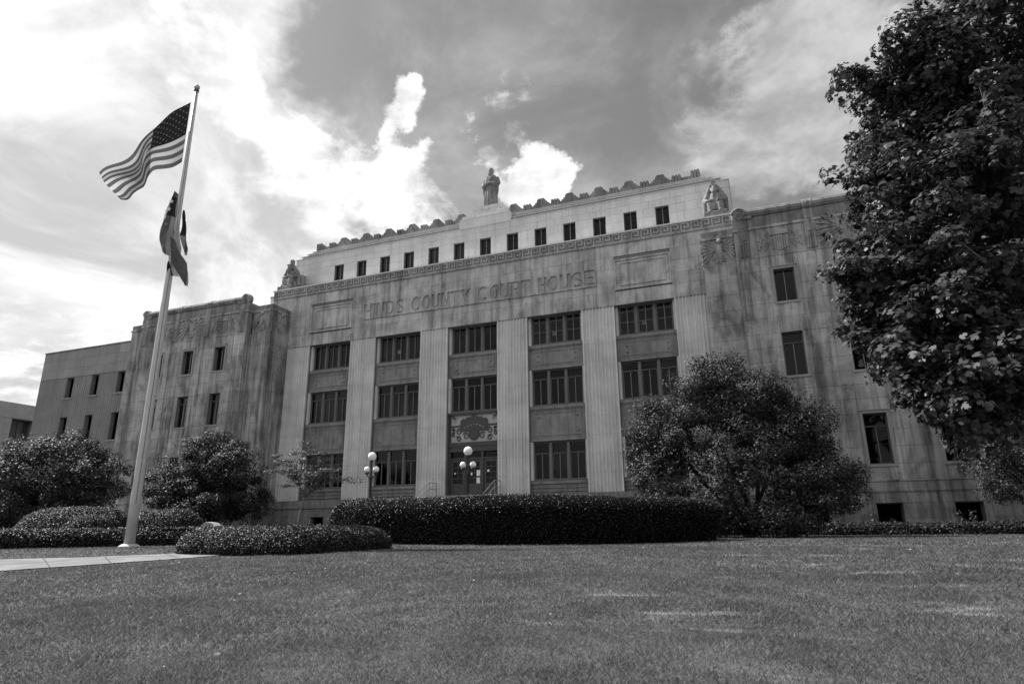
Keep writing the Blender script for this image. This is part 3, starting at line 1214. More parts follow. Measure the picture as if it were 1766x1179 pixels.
n = 0
for sg in (-1, 1):
    for x in WINX:
        n += 1
        plain_window(sg * x, 1.06, 9.76, 11.66, YW1, 0.26, None, True, True, True, True, n)
        plain_window(sg * x, 1.06, 5.60, 8.00, YW1, 0.26, 7.42, False, True, True, n % 3 != 2, n + 50)
        plain_window(sg * x, 1.06, 0.81, 3.33, YW1, 0.26, 2.70, True, True, True, n % 2 == 0, n + 90)
        plain_window(sg * x, 1.12, -2.35, -1.05, YW1 - .14, 0.4, None, False, False, False, False, n)
    for x in (34.15, 37.42, 40.69):
        for a, b in WROWS:
            plain_window(sg * x, 1.0, a, b, 0.0, 0.35, None, False, True, True, n % 2 == 0, n + 7)
            n += 1
for k in range(-6, 7):
    plain_window(2.2242 * k, 0.912, 16.95, 19.30, YA, 0.22, None, False, False, True, True, k + 99, 'sash_dark')
for i in (-2, -1, 1, 2):
    plain_window(PB * i, 1.1, -2.2, -1.15, -0.06, 0.3, None, False, False, False, False, i)

# ------------------------------------------------------------------ string courses, mouldings, coping
for sg in (-1, 1):
    X0, X1 = sorted((sg * XW1A, sg * XW1B))
    s = MB()
    s.box(X0 - .06, X1 + .06, YW1 - 0.20, YW1 + 0.02, -0.50, -0.03)
    s.box(X0 - .09, X1 + .09, YW1 - 0.24, YW1 + 0.02, -0.03, 0.03)
    s.box(X0 - .02, X1 + .02, YW1 - 0.17, YW1 - 0.02, -0.56, -0.50)
    s.build('string_course', 'stone_wing', court)
    for a, b in ((XP, XW1A), (XW1B, XW2B)):
        a, b = sorted((sg * a, sg * b))
        s = MB()
        s.box(a - .04, b + .04, YW2 - 0.14, 0.1, -0.50, 0.03)
        s.build('string_course', 'stone_wing', court)
        # frieze zone and parapet of the corner pier
        s = MB()
        s.box(a - .0, b + .0, YW2, 0.2, 12.56, 14.26)
        s.build('pier_frieze', 'stone_relief', court)
        s = MB()
        s.box(a - .07, b + .07, YW2 - 0.07, 0.2, 14.26, 14.37)
        s.box(a - .03, b + .03, YW2 - 0.03, 0.2, 14.37, 14.44)
        s.build('moulding', 'stone_wing', court)
        MB().box(a, b, YW2 + .0, 2.2, 14.44, 14.80).build('parapet', 'stone_dark', court)
    s = MB()
    s.box(X0, X1, YW1, YW1 + 0.5, 12.56, 14.24)
    s.build('wing_frieze', 'stone_relief', court)
    s = MB()
    s.box(X0 - .06, X1 + .06, YW1 - 0.07, YW1 + 1.0, 14.24, 14.33)
    s.box(X0 - .03, X1 + .03, YW1 - 0.03, YW1 + 1.0, 14.33, 14.40)
    s.box(X0 - .02, X1 + .02, YW1 - 0.03, YW1 + 0.1, 12.50, 12.56)
    s.build('moulding', 'stone_wing', court)
    MB().box(X0, X1, YW1, 3.0, 14.40, 15.02).build('parapet', 'stone_dark', court)

    # rolled cornice like a bound bundle of rods, with a scroll at each end
    zc, yc, rc = 15.31, YW1 + 0.18, 0.31
    segs = 26
    ro = MB()
    vs = []
    xs = [X0 + 0.35 + (X1 - X0 - 0.7) * q / 40 for q in range(41)]
    pts = [(x, yc, zc) for x in xs]
    base = MB().tube(pts, rc, segs)
    # reeded surface
    vv = []
    for i, p in enumerate(base.v):
        k = i % segs
        d = Vector((0, p[1] - yc, p[2] - zc))
        f = 1.0 if k % 2 else 0.94
        vv.append((p[0], yc + d.y * f, zc + d.z * f))
    base.v = vv
    rolled = base.build('rolled_cornice', 'stone_dark', court)
    for x in (21.85, 24.95):
        b = MB()
        for dx in (-0.18, -0.06, 0.06, 0.18):
            b.tube([(sg * x + dx - .05, yc, zc), (sg * x + dx + .05, yc, zc)], rc + 0.035, 18)
        b.tube([(sg * x - 0.28, yc - 0.1, zc - rc - .02), (sg * x + 0.05, yc - rc - .06, zc + .05), (sg * x + .3, yc, zc + rc + .04)], 0.045, 6)
        b.build('binding', 'stone_relief', rolled)
    for xe, s2 in ((X0, 1), (X1, -1)):
        b = MB()
        pts, rad = [], []
        for k in range(34):
            th = k / 33 * 4.4 * math.pi
            r = 0.36 * (1 - 0.82 * k / 33)
            pts.append((xe + s2 * (0.38 - r * math.cos(th)), YW1 - 0.05, zc + 0.03 + r * math.sin(th)))
            rad.append(0.075 * (1 - 0.5 * k / 33))
        b.tube(pts, rad, 7)
        b.lathe([(0.40, -0.28), (0.43, -0.20), (0.43, 0.28), (0.40, 0.36)], (0, 0, 0), 22)
        nv = 22 * 4
        b.v[-nv:] = [(xe + s2 * 0.38 + x, yc - 0.02 + z * 0.7, zc + .02 + y) for x, y, z in b.v[-nv:]]
        # acanthus lobes under the scroll
        for q in range(6):
            b.ball((xe + s2 * (0.35 + 0.13 * q), YW1 - 0.05, zc - 0.30 + 0.02 * (q % 2)), (0.075, 0.06, 0.11), 8, 5)
        b.build('scroll_end', 'stone_relief', rolled, True)

# ------------------------------------------------------------------ bas-reliefs on the friezes


def fan(mb, cx, cz, Y, a0, a1, n, r0, r1, w, t=0.05, curve=0.0, sx=1):
    """n feathers from angle a0 to a1 (degrees from +x), each a tapered raised bar in the wall plane"""
    for k in range(n):
        a = R(a0 + (a1 - a0) * k / max(1, n - 1))
        rr = r1 * (1 - 0.12 * (k % 2))
        pts = []
        for q in range(4):
            u = q / 3
            r = r0 + (rr - r0) * u
            aa = a + curve * u
            pts.append((cx + sx * r * math.cos(aa), cz + r * math.sin(aa)))
        L, Rr = [], []
        for q, p in enumerate(pts):
            i0, i1 = max(0, q - 1), min(3, q + 1)
            dx, dz = pts[i1][0] - pts[i0][0], pts[i1][1] - pts[i0][1]
            l = math.hypot(dx, dz)
            ww = w * (0.55 + 0.45 * q / 3) * (0.6 if q == 3 else 1)
            L.append((p[0] - dz / l * ww, p[1] + dx / l * ww))
            Rr.append((p[0] + dz / l * ww, p[1] - dx / l * ww))
        prof = Rr + L[::-1]
        mb.prism(prof, Y - t * (1 - 0.35 * (k % 2)), Y + 0.005, 'y')


def plane_x(mb, X, sg, y0):
    """turn a relief drawn on y=0 about x=0 onto a face at x=X"""
    mb.v = [(X + sg * (-p[1]), y0 + p[0], p[2]) for p in mb.v]


def eagle(mb, cx, Y, z0=12.62, hw=1.2):
    cz = z0 + 0.95
    for sx in (-1, 1):
        fan(mb, cx + sx * 0.16, cz - 0.10, Y, 82, -28, 13, 0.25, hw, 0.055, 0.07, -0.35, sx)
        fan(mb, cx + sx * 0.10, cz + 0.05, Y, 85, -10, 7, 0.10, hw * 0.5, 0.075, 0.10, -0.3, sx)
    mb.ball((cx, Y, cz), (0.24, 0.13, 0.46), 12, 8)
    mb.ball((cx + .05, Y - .05, cz + .56), (0.14, 0.12, 0.15), 10, 7)
    mb.prism([(cx + .12, cz + .60), (cx + .12, cz + .50), (cx + .32, cz + .48)], Y - .08, Y, 'y')
    fan(mb, cx, cz - 0.25, Y, -60, -120, 6, 0.1, 0.62, 0.06, 0.07)
    for sx in (-1, 1):
        mb.tube([(cx + sx * .15, Y - .05, cz - .35), (cx + sx * .3, Y - .05, cz - .62)], 0.06, 6)


def shield(mb, cx, Y, z0=12.62):
    for k in range(7):
        x = cx + (k - 3) * 0.125
        h = 0.95 - 0.05 * abs(k - 3)
        mb.box(x - .040, x + .040, Y - .06 + .012 * (k % 2), Y + .005, z0 + 0.12 + 0.05 * abs(k - 3), z0 + 0.12 + h)
    mb.box(cx - .5, cx + .5, Y - .07, Y + .005, z0 + 1.10, z0 + 1.38)
    for sx in (-1, 1):
        fan(mb, cx + sx * 0.55, z0 + 0.75, Y, 70, -75, 9, 0.05, 0.62, 0.045, 0.055, 0.25, sx)
        mb.ball((cx + sx * 0.62, Y, z0 + 0.72), (0.13, 0.09, 0.20), 8, 6)
        mb.tube([(cx + sx * 0.62, Y - .03, z0 + 1.3), (cx + sx * 0.95, Y - .03, z0 + 0.9), (cx + sx * 1.12, Y - .03, z0 + 0.3)], 0.045, 5)


for sg in (-1, 1):
    for x, kind in zip(WINX, 'ses'):
        b = MB()
        if kind == 's':
            shield(b, sg * x, YW1)
        else:
            eagle(b, sg * x, YW1, 12.64, 1.25)
        b.build('eagle_relief' if kind == 'e' else 'shield_relief', 'stone_relief', court)
    for x in (18.35, 21.85, 25.10, 28.6):
        b = MB()
        b.box(sg * x - .27, sg * x + .27, YW1 - .07, YW1 + .005, 12.62, 14.22)
        for k in range(4):
            xx = sg * x + (k - 1.5) * 0.125
            b.box(xx - .035, xx + .035, YW1 - .11, YW1 - .07, 12.68, 13.45)
        b.box(sg * x - .16, sg * x + .16, YW1 - .10, YW1 - .07, 13.62, 14.0)
        b.box(sg * x - .22, sg * x + .22, YW1 - .045, YW1 + .005, 14.41, 15.0)
        b.build('frieze_rib', 'stone_relief', court)
    # eagles wrapped round the corner of the inner piers
    b = MB()
    eagle(b, sg * 16.93, YW2, 12.62, 0.82)
    b.build('eagle_relief', 'stone_relief', court)
    b = MB()
    eagle(b, 0.0, 0.0, 12.62, 0.85)
    plane_x(b, sg * XP, -sg, -1.0)
    b.build('eagle_relief', 'stone_relief', court)

# raised frames at both ends of the inscription
for x0, x1, z0, z1 in PANELS:
    p = MB().box(x0 + .02, x1 - .02, 0.015, 0.06, z0 + .02, z1 - .02).build('frieze_panel', 'stone_frieze', court)
    f = MB()
    for d, w, h in ((0.0, 0.10, 0.06), (0.34, 0.07, 0.05)):
        a, b, c, e = x0 + d, x1 - d, z0 + d * .75, z1 - d * .75
        for (i, j, k, l) in ((a, b, c, c + w), (a, b, e - w, e), (a, a + w, c + w, e - w), (b - w, b, c + w, e - w)):
            f.box(i, j, -h, 0.02, k, l)
    f.build('panel_moulding', 'stone_frieze', p)

# inscription: letters sunk into a raised band, one stone cell to a letter
LET = [('H', -8.99, -8.19), ('I', -8.17, -7.92), ('N', -7.90, -7.08), ('D', -7.06, -6.26), ('S', -6.18, -5.47),
       ('C', -4.89, -4.19), ('O', -3.98, -3.24), ('U', -3.20, -2.45), ('N', -2.41, -1.71), ('T', -1.66, -0.93), ('Y', -0.88, -0.05),
       ('C', 0.48, 1.18), ('O', 1.40, 2.14), ('U', 2.18, 2.95), ('R', 3.02, 3.74), ('T', 3.76, 4.42),
       ('H', 4.98, 5.60), ('O', 5.66, 6.48), ('U', 6.53, 7.28), ('S', 7.38, 8.16), ('E', 8.25, 8.95)]


def arc(cx, cz, rx, rz, a0, a1, n=9):
    return [(cx + rx * math.cos(R(a0 + (a1 - a0) * k / (n - 1))), cz + rz * math.sin(R(a0 + (a1 - a0) * k / (n - 1)))) for k in range(n)]


def thick(path, tx, tz):
    """outline of a broad stroke along an open path"""
    L, Q = [], []
    for i, p in enumerate(path):
        a, c = path[max(0, i - 1)], path[min(len(path) - 1, i + 1)]
        dx, dz = c[0] - a[0], c[1] - a[1]
        l = math.hypot(dx, dz)
        L.append((p[0] - dz / l * tx, p[1] + dx / l * tz))
        Q.append((p[0] + dz / l * tx, p[1] - dx / l * tz))
    return Q + L[::-1]


def glyph(ch):
    """loops in the unit square; s, h: stroke widths"""
    s, h = 0.31, 0.175
    if ch == 'H':
        return [[(0, 0), (s, 0), (s, .43), (1 - s, .43), (1 - s, 0), (1, 0), (1, 1), (1 - s, 1), (1 - s, .57), (s, .57), (s, 1), (0, 1)]]
    if ch == 'I':
        return [[(.1, 0), (.9, 0), (.9, 1), (.1, 1)]]
    if ch == 'N':
        return [[(0, 0), (s, 0), (s, .62), (1 - s, 0), (1, 0), (1, 1), (1 - s, 1), (1 - s, .38), (s, 1), (0, 1)]]
    if ch == 'T':
        return [[(.5 - s / 2, 0), (.5 + s / 2, 0), (.5 + s / 2, 1 - h), (1, 1 - h), (1, 1), (0, 1), (0, 1 - h), (.5 - s / 2, 1 - h)]]
    if ch == 'E':
        return [[(0, 0), (1, 0), (1, h), (s, h), (s, .43), (.85, .43), (.85, .57), (s, .57), (s, 1 - h), (1, 1 - h), (1, 1), (0, 1)]]
    if ch == 'Y':
        return [[(.5 - s / 2, 0), (.5 + s / 2, 0), (.5 + s / 2, .42), (1, 1), (1 - s, 1), (.5, .58), (s, 1), (0, 1), (.5 - s / 2, .42)]]
    if ch == 'O':
        return [arc(.5, .5, .5, .5, 0, 350, 28), arc(.5, .5, .5 - s, .5 - h, 0, 350, 28)[::-1]]
    if ch == 'D':
        return [[(0, 0)] + arc(.42, .5, .58, .5, -90, 90, 14) + [(0, 1)], [(s, h)] + arc(.40, .5, .60 - s, .5 - h, -90, 90, 14) + [(s, 1 - h)]]
    if ch == 'U':
        return [thick([(s / 2, 1)] + arc(.5, .42, .5 - s / 2, .42 - h / 2, 180, 360, 15) + [(1 - s / 2, 1)], s / 2, h / 2)]
    if ch == 'C':
        return [thick(arc(.58, .5, .58 - s / 2, .5 - h / 2, 42, 318, 22), s / 2, h / 2)]
    if ch == 'S':
        p = arc(.5, .725, .5 - s / 2, .275 - h / 2, 30, 255, 13) + arc(.5, .275, .5 - s / 2, .275 - h / 2, 75, -150, 13)
        return [thick(p, s / 2, h / 2)]
    if ch == 'R':
        return [[(0, 0), (s, 0), (s, .42), (.45, .42), (1 - s, 0), (1, 0), (.70, .46)] + arc(.52, .72, .46, .28, -60, 90, 10) + [(0, 1)],
                [(s, .55)] + arc(.50, .715, .46 - s * .85, .165, -90, 90, 8) + [(s, .88)]]


def letter_cells():
    dg = bpy.context.evaluated_depsgraph_get()
    band = MB().box(INSC[0], INSC[1], -0.012, 0.02, INSC[2], INSC[3]).build('inscription', 'stone_letter', court)
    zb, zt = INSC[2], INSC[3]
    for i, (ch, a, b) in enumerate(LET):
        l = INSC[0] if i == 0 else (LET[i - 1][2] + a) / 2
        r = INSC[1] if i == len(LET) - 1 else (b + LET[i + 1][1]) / 2
        nc = bpy.data.curves.new('letter', 'CURVE')
        nc.dimensions = '2D'
        nc.fill_mode = 'BOTH'
        nc.extrude = 0.042
        loops = [[(a + u * (b - a), zb + .045 + v * (zt - zb - .09)) for u, v in lp] for lp in glyph(ch)]
        loops.append([(l + .004, zb), (r - .004, zb), (r - .004, zt), (l + .004, zt)])
        for lp in loops:
            q = nc.splines.new('POLY')
            q.points.add(len(lp) - 1)
            for d, p in zip(q.points, lp):
                d.co = (p[0], p[1], 0, 1)
            q.use_cyclic_u = True
        co_ = bpy.data.objects.new('letter_tmp', nc)
        COL.objects.link(co_)
        dg.update()
        me = bpy.data.meshes.new_from_object(co_.evaluated_get(dg))
        vv = np.zeros(len(me.vertices) * 3, dtype=np.float32)
        me.vertices.foreach_get('co', vv)
        vv = vv.reshape(-1, 3)
        w = np.stack([vv[:, 0], -0.054 - vv[:, 2], vv[:, 1]], 1)
        me.vertices.foreach_set('co', w.ravel())
        me.update()
        me.materials.clear()
        me.materials.append(MATS['stone_frieze'])
        bpy.data.objects.remove(co_)
        lo = link('letter', me, band)
        lo['label'] = 'sunken letter ' + ch + ' cut into a raised stone band'


letter_cells()

# ------------------------------------------------------------------ Greek key frieze
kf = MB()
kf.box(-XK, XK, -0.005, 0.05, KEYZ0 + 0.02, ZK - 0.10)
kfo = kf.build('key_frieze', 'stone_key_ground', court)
MB().box(-XK - .02, XK + .02, -0.09, 0.05, KEYZ0, KEYZ0 + 0.06).build('fillet', 'stone_key', kfo)
MB().box(-XK - .06, XK + .06, -0.11, YA + 0.05, ZK - 0.10, ZK).build('cornice', 'stone_clean', court)
NK = 56
kp = 2 * XK / NK
k = MB()
h0, h1 = KEYZ0 + 0.08, ZK - 0.13
H = h1 - h0
b = 0.10
k.box(0.03, 0.03 + b, -0.075, -0.005, h0, h1)
k.box(0.03 + b, kp - 0.06, -0.075, -0.005, h1 - b, h1)
k.box(kp - 0.06 - b, kp - 0.06, -0.075, -0.005, h0 + 0.20, h1 - b)
k.box(0.03 + 2.1 * b, kp - 0.06 - b, -0.075, -0.005, h0 + 0.20, h0 + 0.20 + b * .9)
k.box(0.03 + 2.1 * b, 0.03 + 3.1 * b, -0.075, -0.005, h0 + 0.20 + b * .9, h0 + 0.42)
k.box(0.03 + b, kp + 0.03, -0.075, -0.005, h0, h0 + b * .9)
kme = k.mesh('key_motif')
kme.materials.append(MATS['stone_key'])
for i in range(NK):
    o = bpy.data.objects.new('key_motif', kme)
    COL.objects.link(o)
    o.parent = kfo
    o.location = (-XK + i * kp, 0, 0)

# low set-back blocks seen at the ends of the central mass
for sg in (-1, 1):
    a, b = sorted((sg * XK, sg * 19.0))
    MB().box(a + (0 if sg < 0 else .0), b, 0.9, 8, 14.0, 16.62).build('end_block', 'stone_clean', court)
    MB().box(a - .02, b + .02, 0.86, 8, 16.62, 16.74).build('end_coping', 'stone_dark', court)

# ------------------------------------------------------------------ attic cornice, crest and pedestal
z = ZA
for i, (dx, h) in enumerate(((0.0, 0.0), (0.50, 0.17), (1.01, 0.18), (1.50, 0.15))):
    if h:
        s = MB()
        s.box(-XA + dx, XA - dx, YA + 0.10 * i, 13, z + .03, z + h)
        s.box(-XA + dx - .03, XA - dx + .03, YA + 0.10 * i - 0.15, 13, z + h, z + h + .035)
        s.build('cornice_step', 'stone_clean', court)
        z += h + .035
    else:
        s = MB()
        s.box(-XA - .04, XA + .04, YA - 0.05, 13, ZA, ZA + .035)
        s.build('cornice_step', 'stone_clean', court)
        z = ZA + .035
ZC = z
YC = YA + 0.34


def gable_mesh():
    m = MB()
    w = 0.62
    prof = [(-0.82, 0), (0.82, 0), (0.82, 0.26), (w, 0.26), (w, 0.36), (0.48, 0.36), (0.48, 0.47), (0.34, 0.47), (0.34, 0.58), (0.22, 0.70),
            (-0.22, 0.70), (-0.34, 0.58), (-0.34, 0.47), (-0.48, 0.47), (-0.48, 0.36), (-w, 0.36), (-w, 0.26), (-0.82, 0.26)]
    m.prism(prof, 0.0, 0.55, 'y')
    m.prism([(-0.42, 0.0), (0.42, 0.0), (0.12, 0.30), (0.08, 0.52), (-0.08, 0.52), (-0.12, 0.30)], -0.07, 0.0, 'y')
    return m


gm = gable_mesh().mesh('crest_gable')
gm.materials.append(MATS['stone_crest'])
bm_ = MB()
bm_.box(-0.30, 0.30, -0.03, 0.6, 0, 0.42)
for q in (-0.20, 0.0, 0.20):
    bm_.box(q - .07, q + .07, -0.09, -0.03, 0, 0.46)
bmesh_ = bm_.mesh('crest_block')
bmesh_.materials.append(MATS['stone_crest'])
for kx in range(-7, 8):
    x = 2.2242 * kx
    if kx not in (-7, 7) and abs(kx) > 0:
        o = bpy.data.objects.new('crest_gable', gm)
        COL.objects.link(o)
        o.parent = court
        o.matrix_parent_inverse = PINV(court)
        o.location = (x, YC, ZC)
        o.scale = (1, 1, 1.28)
    xb = x + 1.1121
    if abs(xb) > 2.2 and abs(xb) < 16:
        o = bpy.data.objects.new('crest_block', bmesh_)
        COL.objects.link(o)
        o.parent = court
        o.matrix_parent_inverse = PINV(court)
        o.location = (xb, YC, ZC)
        o.scale = (1.05, 1, 1.28)
for sg in (-1, 1):
    o = bpy.data.objects.new('crest_block', bmesh_)
    COL.objects.link(o)
    o.parent = court
    o.matrix_parent_inverse = PINV(court)
    o.location = (sg * 15.75, YC - .02, ZC + 0.02)
    o.scale = (1, 1, 1.5)
for a, b in ((-15.9, -2.0), (2.0, 15.9)):
    MB().box(a, b, YC + 0.10, YC + 0.5, ZC, ZC + 0.40).build('crest_wall', 'stone_crest', court)
MB().box(-16.1, 16.1, YC + 0.62, 13, ZC, ZC + 0.20).build('roof', 'stone_dark', court)

pd = MB()
py0 = YA - 0.10
pd.box(-2.15, 2.15, py0, 5.0, ZA - 0.02, ZA + 0.70)
pd.prism([(-2.15, ZA + .70), (2.15, ZA + .70), (1.95, ZA + .82), (-1.95, ZA + .82)], py0 - 0.03, 4.9, 'y')
pd.box(-1.55, 1.55, py0 + 0.14, 4.6, ZA + 0.82, ZA + 1.20)
pd.box(-1.95, -1.0, py0 + 0.05, 4.6, ZA + 0.82, ZA + 1.02)
pd.box(1.0, 1.95, py0 + 0.05, 4.6, ZA + 0.82, ZA + 1.02)
pd.box(-1.12, 1.12, py0 + 0.26, 4.3, ZA + 1.20, ZA + 1.60)
pd.box(-0.90, 0.90, py0 + 0.34, 4.1, ZA + 1.60, ZA + 1.82)
pd.prism([(-0.35, ZA + 1.55), (0, ZA + 1.18), (0.35, ZA + 1.55), (0.22, ZA + 1.55), (0, ZA + 1.34), (-0.22, ZA + 1.55)], py0 + .2, py0 + .26, 'y')
pd.build('statue_pedestal', 'stone_clean', court)
ZP = ZA + 1.82

# ------------------------------------------------------------------ statues


def fuse(mb, name, voxel, mat, loc, label, group=None, passes=2):
    me = mb.mesh(name)
    tmp = bpy.data.objects.new('tmp', me)
    COL.objects.link(tmp)
    md = tmp.modifiers.new('r', 'REMESH')
    md.mode = 'VOXEL'
    md.voxel_size = voxel
    sm = tmp.modifiers.new('s', 'SMOOTH')
    sm.iterations = passes
    sm.factor = 0.5
    dg = bpy.context.evaluated_depsgraph_get()
    dg.update()
    nm = bpy.data.meshes.new_from_object(tmp.evaluated_get(dg))
    nm.name = name
    bpy.data.objects.remove(tmp)
    nm.materials.clear()
    nm.materials.append(MATS[mat])
    nm.polygons.foreach_set('use_smooth', [True] * len(nm.polygons))
    o = bpy.data.objects.new(name, nm)
    COL.objects.link(o)
    o.location = loc
    tag(o, label, 'statue', group)
    return o


def robe_section(mb, rows, seg=40, folds=9, amp=0.035):
    vs, fs = [], []
    for (z, rx, ry, cx, cy, fa) in rows:
        for k in range(seg):
            th = 2 * math.pi * k / seg
            w = 1 + fa * amp / max(rx, .1) * math.sin(folds * th + z * 1.3) + fa * amp * 0.6 / max(rx, .1) * math.sin(5 * th - z * 2)
            vs.append((cx + rx * w * math.cos(th), cy + ry * w * math.sin(th), z))
    n = len(rows)
    for i in range(n - 1):
        for k in range(seg):
            fs.append((i * seg + k, i * seg + (k + 1) % seg, (i + 1) * seg + (k + 1) % seg, (i + 1) * seg + k))
    fs.append(tuple(range(seg - 1, -1, -1)))
    fs.append(tuple(range((n - 1) * seg, n * seg)))
    mb.add(vs, fs)


def standing_statue():
    m = MB()
    # robe falling straight to the plinth; head bowed a little to the left; arms meeting at the belt
    robe_section(m, [(0, .62, .46, 0, 0, 1.3), (.5, .60, .45, 0, 0, 1.3), (1.1, .58, .43, 0, 0, 1.2), (1.6, .60, .43, 0, 0, 1.0), (1.95, .64, .44, 0, 0, .8),
                     (2.3, .66, .42, 0, 0, .5), (2.6, .60, .38, 0, 0, .4), (2.82, .44, .30, 0, 0, .2), (2.95, .22, .2, 0, 0, 0)])
    m.tube([(0, 0, 2.8), (-.03, -.05, 3.1)], [.16, .15], 10)
    m.ball((-.04, -.09, 3.24), (.23, .25, .32), 14, 10)
    m.ball((-.04, 0.00, 3.32), (.27, .26, .30), 14, 10)           # hair
    m.ball((-.06, -.22, 2.96), (.17, .15, .26), 10, 8)            # beard
    m.ball((-.05, -.34, 3.22), (.045, .06, .08), 8, 6)            # nose
    for s in (-1, 1):
        m.tube([(s * .55, .02, 2.62), (s * .70, -.05, 2.15), (s * .66, -.22, 1.92)], [.20, .22, .20], 10)
        m.tube([(s * .66, -.22, 1.92), (s * .40, -.45, 1.98), (s * .14, -.50, 2.02)], [.19, .15, .10], 10)
        m.ball((s * .10, -.52, 2.02), (.11, .08, .10), 8, 6)
        m.tube([(s * .66, -.15, 1.95), (s * .64, -.12, 1.4), (s * .58, -.12, .9)], [.16, .13, .05], 8)   # hanging sleeve
        for k in range(3):
            x = s * (.16 + .15 * k)
            m.tube([(x, -.43 + .05 * k, 1.8), (x * 1.05, -.46 + .05 * k, .9), (x * 1.1, -.48 + .06 * k, .02)], [.035, .05, .06], 6)
    m.box(-.13, .13, -.52, -.35, .3, 1.86)                         # stole
    m.tube([(-.3, -.34, 2.75), (0, -.42, 2.35), (.3, -.34, 2.75)], .05, 6)
    m.box(-.72, .72, -.55, .55, -.05, .08)
    return fuse(m, 'statue', 0.035, 'stone_statue', (0.06, YA + 1.05, ZP + .045), 'tall robed and bearded stone statue on the rooftop pedestal, hands at its waist')


standing_statue().scale = (0.88, 0.95, 1.02)


def seated_statue(x, label):
    m = MB()
    m.box(-.72, .72, -.60, .70, 0, .34)
    m.box(-.50, .50, -.1, .62, .34, .95)
    for s in (-1, 1):
        m.tube([(s * .26, .25, .95), (s * .30, -.30, 1.0)], [.25, .21], 10)
        m.tube([(s * .30, -.30, 1.0), (s * .31, -.34, .42)], [.20, .17], 10)
        m.ball((s * .31, -.46, .40), (.13, .20, .09), 8, 6)
        m.tube([(s * .46, .12, 1.72), (s * .60, .02, 1.38), (s * .46, -.22, 1.20)], [.20, .17, .13], 10)
        m.tube([(s * .46, -.22, 1.20), (s * .14, -.32, 1.24)], [.13, .10], 8)
        m.tube([(s * .38, .18, 1.90), (s * .62, .2, 1.45), (s * .66, .25, .6)], [.22, .20, .14], 8)
    m.tube([(0, .22, .85), (0, .20, 1.4), (0, .16, 1.85)], [.42, .44, .34], 14)
    # broad cloak over the shoulders and a spreading headcloth
    m.ball((0, .30, 1.12), (.74, .34, .66), 20, 14)
    m.tube([(0, .14, 1.7), (0, .06, 2.02)], [.22, .19], 10)
    m.ball((0, -.04, 2.12), (.22, .25, .29), 16, 12)
    m.ball((0, .14, 2.12), (.33, .20, .30), 16, 12)
    for s in (-1, 1):
        m.tube([(s * .26, .08, 2.30), (s * .40, .06, 1.95), (s * .46, .02, 1.62)], [.12, .15, .11], 8)
        m.ball((s * .09, -.25, 2.20), (.05, .03, .03), 8, 5)
    m.box(-.25, .25, -.24, .0, 2.27, 2.38)
    m.tube([(0, -.20, 2.0), (0, -.27, 1.80), (0, -.24, 1.58)], [.17, .14, .07], 10)
    m.ball((0, -.31, 2.12), (.045, .06, .08), 8, 6)
    m.box(-.14, .14, .0, .28, 2.36, 2.86)
    m.box(-.22, .22, -.42, -.1, .5, .95)
    m.box(-.30, .30, .45, 1.5, .0, 1.75)
    m.box(-.24, .24, 1.2, 1.72, .0, 1.95)
    return fuse(m, 'statue', 0.034, 'stone_statue', (x, 0.62, ZK + .055), label, 'seated rooftop figures', 0)


seated_statue(16.92, 'seated stone figure at the roof corner nearest the big leafy tree')
seated_statue(-16.92, 'seated stone figure in profile at the roof corner towards the flagpole')


# ------------------------------------------------------------------ leaves, hedges, trees


def scatter_on(me_v, me_f, n):
    """area-weighted points and normals on quads/tris"""
    tris = []
    for f in me_f:
        for k in range(1, len(f) - 1):
            tris.append((f[0], f[k], f[k + 1]))
    T = np.array(tris)
    V = np.array(me_v)
    a, b, c = V[T[:, 0]], V[T[:, 1]], V[T[:, 2]]
    nn = np.cross(b - a, c - a)
    ar = np.linalg.norm(nn, axis=1)
    idx = rng.choice(len(T), n, p=ar / ar.sum())
    u, v = rng.random(n), rng.random(n)
    s = u + v > 1
    u[s], v[s] = 1 - u[s], 1 - v[s]
    P = a[idx] + (b - a)[idx] * u[:, None] + (c - a)[idx] * v[:, None]
    return P, (nn / (ar[:, None] + 1e-9))[idx], ar.sum()


def smooth_loop(pts, n=72):
    P = np.array(pts, float)
    m = len(P)
    out = []
    for i in range(n):
        t = i / n * m
        k = int(t)
        f = t - k
        p0, p1, p2, p3 = P[(k - 1) % m], P[k % m], P[(k + 1) % m], P[(k + 2) % m]
        out.append(0.5 * (2 * p1 + (p2 - p0) * f + (2 * p0 - 5 * p1 + 4 * p2 - p3) * f * f + (3 * p1 - p0 - 3 * p2 + p3) * f ** 3))
    return np.array(out)


